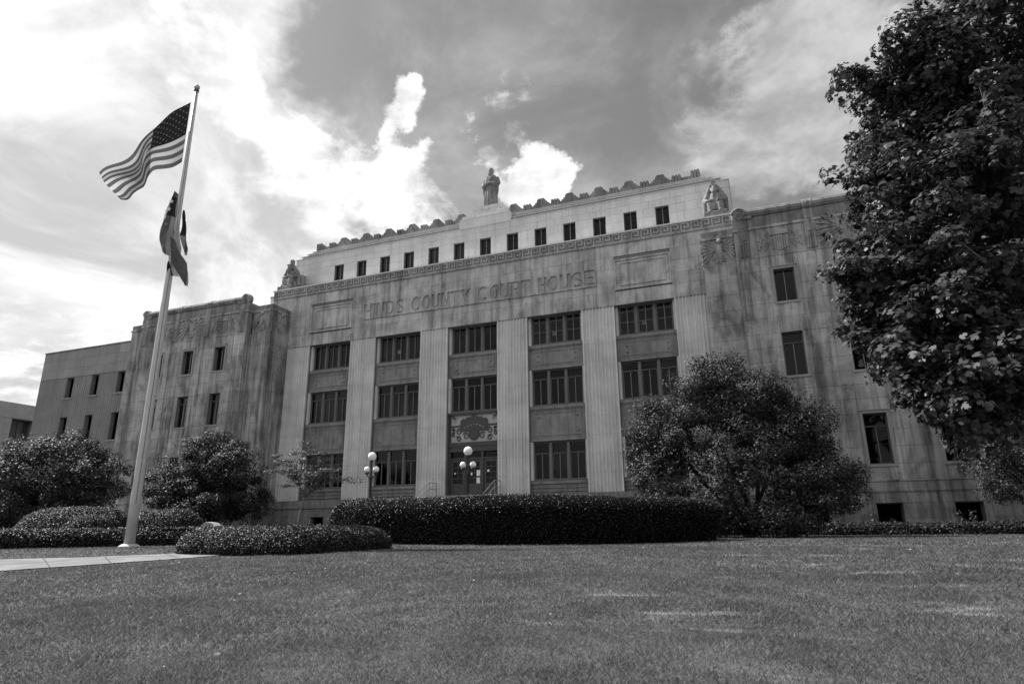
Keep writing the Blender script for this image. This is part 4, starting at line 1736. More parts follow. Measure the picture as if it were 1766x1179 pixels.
def hedge(name, label, loop, top, rings, leaf=0.05, dens=900, mat='leaf_hedge', group=None, cat='hedge', rough=0.05, shape='quad', nloop=72, topfn=None):
    """loop: footprint (CCW); rings: (height fraction, inset m) from the ground up; clipped body with a skin of leaves"""
    L = smooth_loop(loop, nloop)
    if np.sum(L[:, 0] * np.roll(L[:, 1], -1) - np.roll(L[:, 0], -1) * L[:, 1]) < 0:
        L = L[::-1]
    cen = L.mean(0)
    d = np.roll(L, -1, 0) - np.roll(L, 1, 0)
    nrm = np.stack([d[:, 1], -d[:, 0]], 1)
    nrm /= np.linalg.norm(nrm, axis=1, keepdims=True) + 1e-9
    vs, fs = [], []
    n = len(L)
    ph = rng.random(6) * 6
    for h, ins in rings:
        q = L - nrm * ins
        for i, p in enumerate(q):
            g = float(ground_z(p[0], p[1])) - 0.05
            tp = topfn(p[0], p[1]) if topfn else top
            w = rough * (math.sin(i * 0.9 + h * 5 + ph[0]) * .5 + math.sin(i * 0.37 + ph[1]) * .7 + math.sin(p[0] * 3.1 + ph[2]) * .4)
            vs.append((p[0] + nrm[i, 0] * w, p[1] + nrm[i, 1] * w, g + (tp - g) * h + w * 0.5 * (h > .9)))
    for r in range(len(rings) - 1):
        for i in range(n):
            fs.append((r * n + i, r * n + (i + 1) % n, (r + 1) * n + (i + 1) % n, (r + 1) * n + i))
    # close the top towards the middle line
    last = len(rings) - 1
    base = len(vs)
    q = np.array(vs[last * n:(last + 1) * n])
    for f in (0.5, 0.02):
        for i in range(n):
            c = np.array([cen[0] * (1 - 0) if n == 0 else cen[0], cen[1]])
            p = c + (q[i, :2] - c) * f
            tp = topfn(p[0], p[1]) if topfn else top
            vs.append((p[0], p[1], max(tp, q[i, 2]) + 0.02 * math.sin(i * 1.7)))
    prev = last * n
    for k in range(2):
        cur = base + k * n
        for i in range(n):
            fs.append((prev + i, prev + (i + 1) % n, cur + (i + 1) % n, cur + i))
        prev = cur
    root = thing(name, label, cat, (float(cen[0]), float(cen[1]), float(ground_z(cen[0], cen[1]))), group)
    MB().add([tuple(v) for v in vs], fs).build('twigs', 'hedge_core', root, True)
    P, N, A = scatter_on(vs, fs, 10)
    cnt = int(min(A * dens, 62000))
    P, N, A = scatter_on(vs, fs, cnt)
    P = P + N * (np.abs(rng.normal(0, 0.035, (cnt, 1))) - 0.01)
    shoots = rng.random(cnt) < 0.015
    P[shoots] += N[shoots] * rng.random((shoots.sum(), 1)) ** 2 * 0.14
    nn = N * 0.6 + rng.normal(0, 0.55, (cnt, 3)) + np.array([0, 0, 0.35])
    me = leaf_mesh('foliage', P, nn, leaf * rng.uniform(0.65, 1.35, cnt), mat, shape)
    link('foliage', me, root)
    return root


BIGH = [(-0.7, -13.7), (0.9, -15.6), (3.6, -17.3), (6.6, -18.3), (9.6, -18.6), (12.6, -18.1), (15.0, -16.5), (16.4, -14.2), (16.0, -12.0), (12.5, -10.5), (7.5, -10.0), (2.5, -10.6), (-0.4, -12.0)]


def bigtop(x, y):
    return -0.95 + 0.04 * max(0, 5 - x) - 0.16 * max(0, (x - 10) / 6) - 0.75 * max(0, (1.6 - x) / 2.4) ** 1.7


hedge('clipped_hedge', 'large dark clipped hedge with a lit top before the courthouse doors', BIGH, -0.8,
      [(0, 0.42), (0.2, 0.30), (0.5, 0.14), (0.72, 0.05), (0.82, 0.10), (0.90, 0.24), (0.96, 0.46), (1.0, 0.85)], 0.050, 900, topfn=bigtop)
hedge('low_hedge', 'low rounded hedge at the end of the footpath in front of the big hedge', [(1.2, -23.6), (3.0, -24.1), (5.4, -23.9), (6.9, -22.4), (7.0, -20.9), (5.0, -20.3), (2.6, -20.9), (1.3, -22.2)], -1.98,
      [(0, 0.05), (0.35, 0.0), (0.65, 0.12), (0.85, 0.34), (0.97, 0.62), (1.0, 0.9)], 0.045, 1900)
hedge('low_hedge', 'long low hedge running behind the base of the flagpole', [(-17, -25.8), (-12, -23.6), (-8.4, -21.7), (-5.4, -19.6), (-2.2, -18.2), (0.6, -17.6), (0.9, -15.9), (-2.0, -15.6), (-6.0, -17.4), (-10, -19.4), (-14, -21.3), (-18, -23.5)], -1.95,
      [(0, 0.05), (0.4, 0.0), (0.7, 0.10), (0.9, 0.3), (1.0, 0.6)], 0.055, 800, nloop=110)


def dome(name, label, c, rx, ry, top, leaf=0.055, dens=900, group=None):
    g = float(ground_z(c[0], c[1]))
    lp = [(c[0] + rx * math.cos(a), c[1] + ry * math.sin(a)) for a in np.linspace(0, 2 * math.pi, 12, endpoint=False)]
    r = min(rx, ry)
    return hedge(name, label, lp, top, [(0, r * .08), (.25, 0), (.5, r * .06), (.72, r * .18), (.88, r * .36), (.97, r * .58), (1, r * .78)], leaf, dens, group=group, cat='shrub')


dome('round_shrub', 'broad domed shrub behind the long low hedge, before the leafy trees', (-14.8, -15.6), 3.5, 2.0, -0.86, group='clipped domed shrubs')
dome('round_shrub', 'small domed shrub tucked against the long hedge left of the flagpole', (-10.85, -17.6), 1.45, 1.1, -1.34, group='clipped domed shrubs')
dome('round_shrub', 'domed shrub directly behind the flagpole under the courthouse wing', (-11.6, -13.2), 2.6, 1.6, -1.0, group='clipped domed shrubs')

# ivy strip along the right wing
hedge('ground_cover_bed', 'low leafy ground cover strip along the foot of the courthouse wing', [(15.2, -5.3), (19, -5.4), (24, -5.3), (29, -5.3), (33, -5.2), (33, -3.6), (27, -3.5), (21, -3.5), (15.4, -3.6)], -2.06,
      [(0, 0.0), (0.6, 0.05), (0.9, 0.15), (1.0, 0.35)], 0.10, 420, 'leaf_bush', None, 'ground cover', 0.10, 'quad', 110)
# young shoots sticking out of the ivy
for i, x in enumerate((22.6, 25.9, 26.5, 29.2)):
    r0 = thing('ivy_shoot', 'young upright shoot %s rising from the ground cover bed' % ('nearest the clipped hedge', 'below the second cellar window', 'beside the second cellar window', 'at the far end')[i], 'shoot', (x, -4.2, -2.3), 'shoots in the ground cover')
    pts = [(x, -4.2, -2.3), (x - .05, -4.2, -1.9), (x - .22, -4.25, -1.45 - .1 * (i % 2))]
    MB().tube(pts, [.02, .015, .008], 5).build('stem', 'bark_dark', r0)
    P = np.array([[x + random.uniform(-.22, .08), -4.2 + random.uniform(-.1, .1), random.uniform(-2.1, -1.45)] for _ in range(40)])
    link('foliage', leaf_mesh('foliage', P, rng.normal(0, .5, (40, 3)) + [0, -.3, .8], rng.uniform(.07, .13, 40), 'leaf_bush'), r0)


def limb(mb, a, b, r0, r1, bend=0.25, n=6, seg=7):
    a, b = Vector(a), Vector(b)
    d = b - a
    off = Vector((random.uniform(-1, 1), random.uniform(-1, 1), random.uniform(-.3, .6))) * d.length * bend
    pts, rad = [], []
    for i in range(n):
        t = i / (n - 1)
        pts.append(a + d * t + off * (4 * t * (1 - t)) * 0.5 + Vector((random.uniform(-1, 1), random.uniform(-1, 1), 0)) * d.length * 0.015)
        rad.append(r0 + (r1 - r0) * t)
    mb.tube(pts, rad, seg)
    return pts


def crown_clumps(lobes, n, fill=0.55):
    """clump centres spread through a set of ellipsoid lobes ((c), (r)), mostly near their skin"""
    vol = np.array([r[0] * r[1] * r[2] for c, r in lobes]) ** 0.7
    out = []
    for i in rng.choice(len(lobes), n, p=vol / vol.sum()):
        c, r = lobes[i]
        v = rng.normal(size=3)
        v /= np.linalg.norm(v)
        q = fill + (1 - fill) * rng.random() ** 0.6
        out.append((np.array(c) + np.array(r) * v * q, v))
    return out


def foliage(name, clumps, rc, per, leaf, mat, shape='oval', flat=0.75, up=0.55, droop=0.0):
    C, N = [], []
    for c, v in clumps:
        k = int(per * rng.uniform(0.6, 1.3))
        r = rc * rng.uniform(0.6, 1.3)
        d = rng.normal(size=(k, 3))
        d /= np.linalg.norm(d, axis=1, keepdims=True)
        rad = r * (0.35 + 0.65 * rng.random((k, 1)) ** 0.5)
        p = d * rad
        p[:, 2] *= flat
        p[:, 2] -= droop * np.hypot(p[:, 0], p[:, 1]) ** 2 / max(r, .1)
        C.append(c + p)
        N.append(d * 0.7 + v * 0.35 + np.array([0, 0, up]) + rng.normal(0, 0.45, (k, 3)))
    C, N = np.concatenate(C), np.concatenate(N)
    return leaf_mesh(name, C, N, leaf * rng.uniform(0.5, 1.5, len(C)), mat, shape), C


def shrub_tree(name, label, base, lobes, nclump, rc, per, leaf, mat, stems, bark='bark_dark', group=None, shape='oval', cat='tree', r0=0.16, fill=0.6, clump_limbs=26):
    g = float(ground_z(base[0], base[1]))
    root = thing(name, label, cat, (base[0], base[1], g), group)
    cl = crown_clumps(lobes, nclump, fill)
    mb = MB()
    ends = []
    for i in range(stems):
        a = 2 * math.pi * i / stems + random.uniform(-.3, .3)
        s = 0.25 if stems > 1 else 0.0
        c, r = lobes[i % len(lobes)]
        top = Vector(c) + Vector((random.uniform(-.2, .2) * r[0], random.uniform(-.2, .2) * r[1], random.uniform(0, .35) * r[2]))
        pts = limb(mb, (base[0] + s * math.cos(a), base[1] + s * math.sin(a), g - .1), top, r0, r0 * .3, 0.18, 8)
        ends += pts[2:]
    for k in rng.choice(len(cl), min(clump_limbs, len(cl)), replace=False):
        p = Vector(cl[k][0])
        e = min(ends, key=lambda q: (q - p).length + max(0, q.z - p.z) * 1.5)
        limb(mb, e, p, r0 * .32, 0.012, 0.2, 5, 5)
    mb.build('trunk', bark, root, True)
    me, C = foliage('crown', cl, rc, per, leaf, mat, shape)
    link('crown', me, root)
    return root


shrub_tree('magnolia', 'broad dark leafy tree at the left edge, beside the domed shrubs', (-21.8, -11.8), [((-22.5, -12, 1.6), (3.5, 3.0, 2.3)), ((-25.4, -12.3, 0.6), (2.4, 2.4, 2.0)), ((-19.4, -11.6, 0.7), (2.1, 2.3, 2.0)), ((-22.3, -12.8, -0.5), (3.9, 2.2, 1.4))],
           230, 0.72, 380, 0.11, 'leaf_holly', 4, shape='quad', group='evergreen trees by the walls', r0=.18, fill=0.45)
shrub_tree('magnolia', 'dark leafy tree against the wing between flagpole and front pilasters', (-13.6, -8), [((-14.2, -8, 2.2), (2.2, 2.2, 1.9)), ((-16.5, -8, 0.7), (1.9, 2.0, 1.7)), ((-12.0, -8.2, 1.5), (1.8, 1.9, 1.7)), ((-11.2, -8.2, -0.2), (1.6, 1.8, 1.4)), ((-14.2, -8.7, -0.4), (3.1, 1.9, 1.4))],
           220, 0.68, 380, 0.11, 'leaf_holly', 3, shape='quad', group='evergreen trees by the walls', r0=.16, fill=0.45)
shrub_tree('magnolia', 'large many-stemmed leafy tree between the clipped hedge and the wing', (17.3, -7.8), [((15.4, -8, 3.5), (1.6, 1.7, 2.0)), ((17.4, -8, 3.8), (1.7, 1.7, 1.8)), ((13.7, -8.4, 1.9), (1.6, 1.6, 1.8)), ((19.7, -8, 1.9), (1.4, 1.6, 1.5)), ((20.3, -8.3, -0.2), (1.4, 1.5, 1.4)),
            ((16.5, -9.2, 1.2), (3.0, 1.6, 1.9)), ((13.4, -8.8, -0.1), (1.3, 1.5, 1.5)), ((17.2, -9.6, -0.9), (2.8, 1.3, 1.2)), ((19.6, -9.2, -1.2), (1.6, 1.2, 1.0)), ((14.6, -9.6, -1.2), (1.8, 1.2, 1.0)), ((16.2, -8, 4.5), (1.2, 1.3, 1.1)), ((14.4, -8, 3.3), (1.1, 1.2, 1.2)), ((18.7, -8, 3.4), (1.1, 1.2, 1.2)), ((15.6, -9.9, -1.7), (1.6, 0.8, 0.7)), ((18.2, -9.9, -1.7), (1.8, 0.8, 0.7))],
           470, 0.64, 330, 0.10, 'leaf_bush', 7, shape='quad', group='evergreen trees by the walls', r0=.12, clump_limbs=46, fill=0.35)
shrub_tree('magnolia', 'small-leaved evergreen at the right edge, below the big sycamore', (28.6, -7), [((28.3, -7, 1.6), (2.0, 1.8, 2.4)), ((30.6, -7, 1.2), (2.2, 1.8, 2.4)), ((27.2, -7.2, 0.2), (1.4, 1.4, 1.3)), ((29.5, -7.4, 0.0), (2.2, 1.5, 1.2))],
           150, 0.6, 400, 0.10, 'leaf_bush', 4, shape='quad', group='evergreen trees by the walls', r0=.12)


def small_tree():
    b = (-7.05, -8.0)
    g = float(ground_z(*b))
    root = thing('small_tree', 'thin young tree with sparse spreading foliage before the first window bay', 'tree', (b[0], b[1], g))
    mb = MB()
    fork = Vector((-6.75, -8, -0.2))
    mb.tube([(b[0], b[1], g - .1), (-7.05, -8.0, -1.4), (-6.95, -8, -0.8), fork], [.09, .075, .065, .055], 8)
    tips = [(-8.7, -8.2, 2.1), (-7.9, -7.6, 2.5), (-6.9, -8.3, 2.7), (-5.9, -7.8, 2.3), (-4.9, -8.2, 1.3), (-3.9, -8, 0.75), (-8.3, -8.4, 1.2), (-5.5, -8.5, 0.9), (-6.4, -7.7, 1.6)]
    cl = []
    for tpt in tips:
        pts = limb(mb, fork, tpt, .04, .008, 0.25, 7, 5)
        for p in pts[3:]:
            for _ in range(3):
                q = np.array(p) + rng.normal(0, .28, 3) * [1, 1, .45]
                cl.append((q, np.array([0, 0, 1.0])))
                limb(mb, p, q, .012, .004, .2, 3, 4)
    mb.build('trunk', 'bark_light', root, True)
    me, C = foliage('crown', cl, 0.42, 80, 0.085, 'leaf_small', 'oval', 0.32, 1.2)
    link('crown', me, root)


small_tree()


def sycamore():
    b = (26.0, -23.2)
    g = float(ground_z(*b))
    root = thing('sycamore_tree', 'tall broad-leaved sycamore hanging over the right edge of the lawn', 'tree', (b[0], b[1], g))
    mb = MB()
    tr = [(b[0], b[1], g - .2), (26.0, -23.2, 0.5), (25.8, -23.3, 4), (25.9, -23.2, 8), (25.8, -23.1, 12), (26, -23, 15.5)]
    mb.tube(tr, [.48, .40, .36, .30, .20, .08], 12)
    lobes = []
    # main boughs: (height on trunk, end point, crown lobe size)
    boughs = [
              (7.4, (23.52, -23.94, 9.11), (0.90, 0.90, 0.77)), (6.8, (24.16, -24.72, 8.36), (1.10, 1.10, 0.94)), (6.2, (22.69, -24.51, 7.52), (1.10, 1.10, 0.94)), (6.4, (21.87, -24.29, 7.78), (0.75, 0.75, 0.64)),
              (5.8, (23.86, -24.07, 6.90), (1.10, 1.10, 0.94)), (5.6, (23.04, -23.78, 6.73), (1.60, 1.60, 1.36)), (5.2, (21.94, -23.99, 6.13), (1.00, 1.00, 0.85)), (4.2, (23.40, -24.96, 4.66), (1.90, 1.90, 1.61)),
              (4.2, (22.00, -24.53, 4.67), (1.35, 1.35, 1.15)), (4.7, (21.50, -23.89, 5.40), (0.70, 0.70, 0.59)), (3.1, (22.45, -24.65, 3.22), (1.70, 1.70, 1.44)), (3.1, (21.43, -24.70, 3.25), (1.10, 1.10, 0.94)),
              (2.9, (20.76, -24.46, 2.93), (0.60, 0.60, 0.51)), (2.2, (22.92, -24.80, 1.88), (1.70, 1.70, 1.44)), (2.1, (21.46, -24.91, 1.80), (1.25, 1.25, 1.06)), (1.8, (20.86, -24.78, 1.31), (0.65, 0.65, 0.55)),
              (1.8, (22.04, -25.05, 0.89), (1.40, 1.40, 1.19)), (1.8, (21.52, -25.13, 0.15), (0.60, 0.60, 0.51)), (1.8, (22.89, -24.79, 0.98), (1.20, 1.20, 1.02)), (3.7, (22.18, -23.02, 4.09), (1.30, 1.30, 1.10)),
              (4.8, (23.60, -22.91, 5.61), (1.70, 1.70, 1.44)), (6.1, (22.46, -23.09, 7.33), (1.10, 1.10, 0.94)), (2.7, (23.10, -22.76, 2.65), (1.60, 1.60, 1.36)), (2.5, (20.98, -24.30, 2.31), (0.60, 0.60, 0.51))]
    boughs += [(1.9, (22.05, -24.54, -0.1), (0.75, 0.8, 0.6)), (1.9, (22.64, -24.7, 0.6), (1.0, 1.0, 0.8)), (10, (25.2, -24.5, 13.2), (2.4, 2.3, 1.8)), (12, (26.5, -23, 15.5), (2.6, 2.6, 1.9)), (6, (29.5, -22, 8), (2.8, 2.8, 2.4)), (4, (29.2, -24.8, 4.6), (2.6, 2.4, 2.2)),
               (9, (28.6, -21.5, 12.2), (2.8, 2.6, 2.2)), (5, (26.5, -19.6, 6.5), (2.4, 2.4, 2.2)), (8, (25.8, -20, 10.5), (2.4, 2.4, 2.2))]
    bp = []
    for h, e, r in boughs:
        z = h
        a = (np.interp(z, [p[2] for p in tr], [p[0] for p in tr]), np.interp(z, [p[2] for p in tr], [p[1] for p in tr]), z)
        pts = limb(mb, a, e, .15, .035, 0.22, 8, 8)
        bp.append(pts)
        lobes.append((e, r))
        # twigs towards the lobe's skin
    cl, sp = [], []
    for (c, r), pts in zip(lobes, bp):
        near = c[0] < 25.5 and c[1] < -22
        r = tuple(q * 0.82 for q in r)
        nn = int(19 * r[0] * r[1] * r[2] / 3.2) + 7 if near else 14
        for q, v in crown_clumps([(c, r)], nn, 0.35):
            cl.append((q, v))
            if random.random() < 0.45:
                e = min(pts[3:], key=lambda p: (p - Vector(q)).length)
                limb(mb, e, q, .028, .008, 0.28, 6, 5)
        # sprays reaching out past the mass of the crown
        for _ in range(6 if near else 0):
            v = rng.normal(size=3) * [1, 1, .5] + np.array([-0.5, -0.3, 0.3])
            v /= np.linalg.norm(v)
            a0 = np.array(c) + np.array(r) * v * 0.8
            tip = a0 + v * rng.uniform(.3, .9) + [0, 0, rng.uniform(-.2, .5)]
            limb(mb, c, tip, .03, .007, 0.15, 7, 5)
            for f in (0.25, 0.6, 0.95):
                sp.append((a0 + (tip - a0) * f + rng.normal(0, .08, 3), v))
    mb.build('trunk', 'bark_light', root, True)
    me, C1 = foliage('crown', cl, 0.56, 135, 0.108, 'leaf_sycamore', 'maple', 0.70, 0.75, 0.25)
    me2, C2 = foliage('crown', sp, 0.30, 44, 0.105, 'leaf_sycamore', 'maple', 0.70, 0.75, 0.25)
    bm = bmesh.new()
    bm.from_mesh(me)
    bm.from_mesh(me2)
    bm.to_mesh(me)
    bm.free()
    link('crown', me, root)


sycamore()

# ------------------------------------------------------------------ flagpole and flags
PX, PY = -4.47, -20.7
PG = float(ground_z(PX, PY))
HV = Vector((math.cos(YAW), -math.sin(YAW), 0))      # level direction the wind spreads the flags in
NV = Vector((HV.y, -HV.x, 0))                        # towards the lawn
fp = thing('flagpole', 'tall tapering pale metal flagpole with a ball on top', 'flagpole', (PX, PY, PG))
m = MB()
ztop = 17.45
zs = [PG - .1, PG + 2, PG + 6, PG + 9.7, PG + 9.75, PG + 13, ztop]
rs = [.19, .185, .17, .15, .142, .125, .085]
m.tube([(PX, PY, z) for z in zs], rs, 18)
m.build('pole', 'pole_metal', fp, True)
MB().lathe([(.36, -.03), (.36, .06), (.27, .12), (.22, .14)], (PX, PY, PG), 24).build('base_collar', 'ornament_light', fp)
MB().lathe([(.09, 0), (.11, .03), (.11, .10), (.05, .13), (.03, .16)], (PX, PY, ztop), 14).build('truck', 'iron', fp)
MB().ball((PX, PY, ztop + .26), .13, 16, 12).build('finial_ball', 'pole_metal', fp, True)
MB().box(PX - .22, PX - .15, PY - .19, PY - .10, PG + 2.3, PG + 2.75).build('cleat_box', 'rail', fp)
MB().tube([(PX + .17, PY - .12, PG + 1.6), (PX + .13, PY - .09, PG + 10), (PX + .09, PY - .06, ztop)], 0.008, 5).build('halyard', 'iron', fp)


def PP(a, z, d=0.0):
    p = Vector((PX, PY, 0)) + HV * a + NV * d
    return (p.x, p.y, z)


def interp_curve(P, n):
    P = np.array(P, float)
    d = np.concatenate([[0], np.cumsum(np.hypot(*np.diff(P, axis=0).T))])
    s = np.linspace(0, d[-1], n)
    return np.stack([np.interp(s, d, P[:, k]) for k in (0, 1)], 1)


def us_flag():
    top = interp_curve([(-0.10, 16.86), (-0.84, 16.22), (-1.55, 15.46), (-2.16, 14.81), (-2.79, 14.10), (-3.18, 13.52), (-3.51, 13.0)], 61)
    # smoothed so that the lower edge hangs in one deep fold
    bot = interp_curve([(-0.10, 13.75), (-0.53, 13.55), (-0.87, 13.43), (-1.24, 13.29), (-1.48, 12.95), (-1.60, 12.45), (-1.92, 12.24), (-2.35, 12.13), (-2.83, 12.10)], 61)
    k = np.array([1, 2, 3, 2, 1]) / 9
    for c in (top, bot):
        for j in (0, 1):
            e = np.pad(c[:, j], 2, mode='edge')
            c[:, j] = np.convolve(e, k, 'valid')
    nu, nv = 61, 53
    vs, fs, mi = [], [], []
    for j in range(nv):
        v = j / (nv - 1)
        for i in range(nu):
            u = i / (nu - 1)
            p = top[i] * (1 - v) + bot[i] * v
            p = p + np.array([-0.10 * math.sin(v * math.pi) * u, 0])
            d = 0.30 * math.sin(u * 7.5 - v * 2.2) * u ** .6 + 0.18 * math.sin(u * 15 + v * 3.0) * u + 0.10 * math.sin(v * 9 + u * 4) * u
            vs.append(PP(p[0], p[1], d + .1))
    for j in range(nv - 1):
        for i in range(nu - 1):
            fs.append((j * nu + i, (j + 1) * nu + i, (j + 1) * nu + i + 1, j * nu + i + 1))
            st = int(j / 4)
            if i < 24 and st < 7:
                mi.append(2)
            else:
                mi.append(0 if st % 2 == 0 else 1)
    root = thing('striped_flag', 'stars and stripes flag flying from the top of the pole', 'flag', PP(0, 13.75))
    mb = MB()
    mb.v, mb.f, mb.mi = vs, fs, mi
    mb.build('cloth', ['cloth_red', 'cloth_white', 'cloth_blue'], root, True)
    V = np.array(vs).reshape(nv, nu, 3)

    def at(u, v):
        x, y = u * (nu - 1), v * (nv - 1)
        i, j = min(int(x), nu - 2), min(int(y), nv - 2)
        f, g = x - i, y - j
        return (V[j, i] * (1 - f) * (1 - g) + V[j, i + 1] * f * (1 - g) + V[j + 1, i] * (1 - f) * g + V[j + 1, i + 1] * f * g)
    sb = MB()
    for r in range(9):
        for c in range(6 if r % 2 == 0 else 5):
            uc = (0.035 + (c + (0 if r % 2 == 0 else .5)) * 0.0655)
            vc = (r + 0.9) / 9.8 * 7 / 13
            for side in (-1, 1):
                q = []
                for k in range(10):
                    a = math.pi / 2 + k * math.pi / 5
                    rr = 1.0 if k % 2 == 0 else 0.42
                    q.append(Vector(at(uc + rr * 0.0115 * math.cos(a), vc - rr * 0.015 * math.sin(a))) + NV * side * 0.018)
                ctr = Vector(at(uc, vc)) + NV * side * 0.018
                sb.add([ctr] + q, [(0, 1 + k, 1 + (k + 1) % 10) for k in range(10)])
    sb.build('stars', 'cloth_white', root)


us_flag()


def state_flag():
    root = thing('furled_flag', 'limp dark flag with stars and bars hanging tangled below the striped flag', 'flag', PP(0, 8.0))

    def patch(name, left, right, mats, fn, d0, amp, n=26, w=14):
        A, B = interp_curve(left, n), interp_curve(right, n)
        mb = MB()
        for i in range(n):
            for j in range(w):
                t = j / (w - 1)
                p = A[i] * (1 - t) + B[i] * t
                d = d0 + amp * math.sin(t * math.pi) + 0.05 * math.sin(i * .5 + t * 5)
                mb.v.append(PP(p[0], p[1], d))
        for i in range(n - 1):
            for j in range(w - 1):
                mb.f.append((i * w + j, (i + 1) * w + j, (i + 1) * w + j + 1, i * w + j + 1))
                mb.mi.append(fn(i / (n - 1), j / (w - 1)))
        return mb.build(name, mats, root, True)
    mats = ['cloth_mid', 'cloth_blue', 'cloth_white', 'cloth_red']

    def fa(s, t):
        if s < 0.40:
            q = s * 2.0 + t * 0.9
            if abs(t - 0.62) < 0.24 and s > .05:
                return 1
            if abs((q % 0.55) - 0.27) < 0.05:
                return 2 if t < .4 else 3
            return 0
        return 0 if t < .86 else 3
    patch('cloth', [(-0.13, 12.16), (-0.37, 11.71), (-0.55, 11.26), (-0.60, 10.51), (-0.58, 9.97), (-0.42, 9.45), (-0.15, 9.15)],
          [(-0.08, 12.16), (-0.02, 11.7), (0.02, 11.2), (0.05, 10.6), (0.02, 10.1), (-0.03, 9.6), (-0.09, 9.22)], mats, fa, 0.10, 0.22)
    patch('cloth', [(0.0, 9.95), (0.06, 9.45), (0.07, 8.96), (0.38, 8.54), (0.69, 8.03), (0.92, 7.76)],
          [(0.10, 9.95), (0.45, 9.28), (0.81, 8.80), (0.95, 8.32), (0.97, 8.0), (0.95, 7.77)], mats, lambda s, t: 0 if not (.25 < s < .5 and .2 < t < .6) else 3, 0.24, 0.15)
    patch('cloth', [(0.06, 11.54), (0.10, 11.0), (0.08, 10.37), (0.24, 9.82), (0.42, 9.39)],
          [(0.10, 11.56), (0.29, 10.92), (0.33, 10.37), (0.52, 9.68), (0.48, 9.38)], mats, lambda s, t: 1 if s < .55 else 0, -0.22, -0.08)
    patch('cloth', [(0.05, 10.7), (0.05, 10.1), (0.10, 9.6), (0.25, 9.1)], [(0.16, 10.7), (0.34, 9.9), (0.46, 9.55), (0.44, 9.2)], mats, lambda s, t: 2, 0.13, 0.0, 10, 6)
    patch('cloth', [(-0.08, 8.95), (-0.05, 8.55), (0.02, 8.35)], [(0.10, 8.95), (0.34, 8.62), (0.52, 8.22)], mats, lambda s, t: 2 if t > .35 else 1, 0.12, 0.0, 8, 6)
    sb = MB()
    for (a, z, s) in ((-0.17, 11.65, .11), (-0.24, 11.28, .12), (-0.29, 10.90, .11), (-0.26, 10.58, .06)):
        q = []
        for k in range(10):
            t = math.pi / 2 + k * math.pi / 5
            rr = s if k % 2 == 0 else s * .42
            q.append(PP(a + rr * math.cos(t), z + rr * math.sin(t), 0.36))
        sb.add([PP(a, z, .36)] + q, [(0, 1 + k, 1 + (k + 1) % 10) for k in range(10)])
    sb.build('stars', 'cloth_white', root)


state_flag()

# ------------------------------------------------------------------ lamp posts


def lamp(x, y, label):
    g = -1.9
    root = thing('lamp_post', label, 'street lamp', (x, y, BASE), 'globe lamps flanking the steps')
    p = MB()
    p.lathe([(.20, 0), (.20, .25), (.13, .35), (.10, .8), (.075, 1.0), (.06, 3.2), (.09, 3.25), (.09, 3.32), (.05, 3.4), (.05, 4.22), (.11, 4.26), (.11, 4.30)], (x, y, BASE), 16)
    p.lathe([(.13, 0.33), (.16, .36), (.13, .40)], (x, y, BASE), 16)
    p.build('post', 'iron', root, True)
    a = MB()
    for s in (-1, 1):
        a.tube([(x, y, BASE + 3.45), (x + s * .10, y, BASE + 3.36), (x + s * .24, y, BASE + 3.38), (x + s * .30, y, BASE + 3.52)], .03, 7)
        a.lathe([(.05, -.05), (.13, -.02), (.14, .03), (.08, .06)], (x + s * .30, y, BASE + 3.56), 14)
        a.tube([(x + s * .06, y, BASE + 3.1), (x + s * .18, y, BASE + 3.2), (x + s * .12, y, BASE + 3.36)], .015, 5)
    a.build('bracket', 'iron', root, True)
    for s in (-1, 1):
        MB().ball((x + s * .30, y, BASE + 3.78), .175, 20, 14).build('globe', 'globe', root, True)
    MB().ball((x, y, BASE + 4.52), .245, 24, 16).build('globe', 'globe', root, True)


lamp(-3.05, -6.95, 'three-globe lamp post left of the entrance, in front of a dark window')
lamp(3.08, -6.95, 'three-globe lamp post standing in front of the entrance doors')

# ------------------------------------------------------------------ office block beyond, at the left edge


def office():
    X = -60.0
    root = thing('office_building', 'plain grey concrete office block beyond the left end of the courthouse', 'building', (X - 8, 8, BASE))
    b = MB()
    b.box(X - 16, X - 1.2, -24, 40, BASE, 11.9)
    b.build('wall', 'far_concrete', root)
    for z0, z1 in ((10.35, 12.06), (6.4, 8.0), (1.9, 4.0)):
        MB().box(X - 1.2, X, -24, 40, z0, z1).build('floor_band', 'far_concrete', root)
    for z0, z1 in ((8.0, 10.35), (4.0, 6.4), (BASE, 1.9)):
        for y in np.arange(-22, 40, 4.2):
            MB().box(X - 1.2, X - 0.05, y + 2.4, y + 4.0, z0, z1).build('pier', 'far_concrete', root)
            f = MB()
            yy0, yy1 = y + 0.05, y + 2.35
            f.box(X - 1.2, X - 1.1, yy0, yy1, z0, z0 + .45)
            f.box(X - 1.2, X - 1.08, yy0, yy0 + .08, z0 + .45, z1)
            f.box(X - 1.2, X - 1.08, yy1 - .08, yy1, z0 + .45, z1)
            f.box(X - 1.2, X - 1.08, (yy0 + yy1) / 2 - .05, (yy0 + yy1) / 2 + .05, z0 + .45, z1)
            fo = f.build('window', 'far_frame', root)
            MB().box(X - 1.18, X - 1.15, yy0 + .08, (yy0 + yy1) / 2 - .05, z0 + .45, z1).build('pane', 'glass', fo)
            MB().box(X - 1.18, X - 1.15, (yy0 + yy1) / 2 + .05, yy1 - .08, z0 + .45, z1).build('pane', 'glass', fo)


office()

# ------------------------------------------------------------------ street trees across the road, behind the viewer (seen in the window panes), and an added shade row


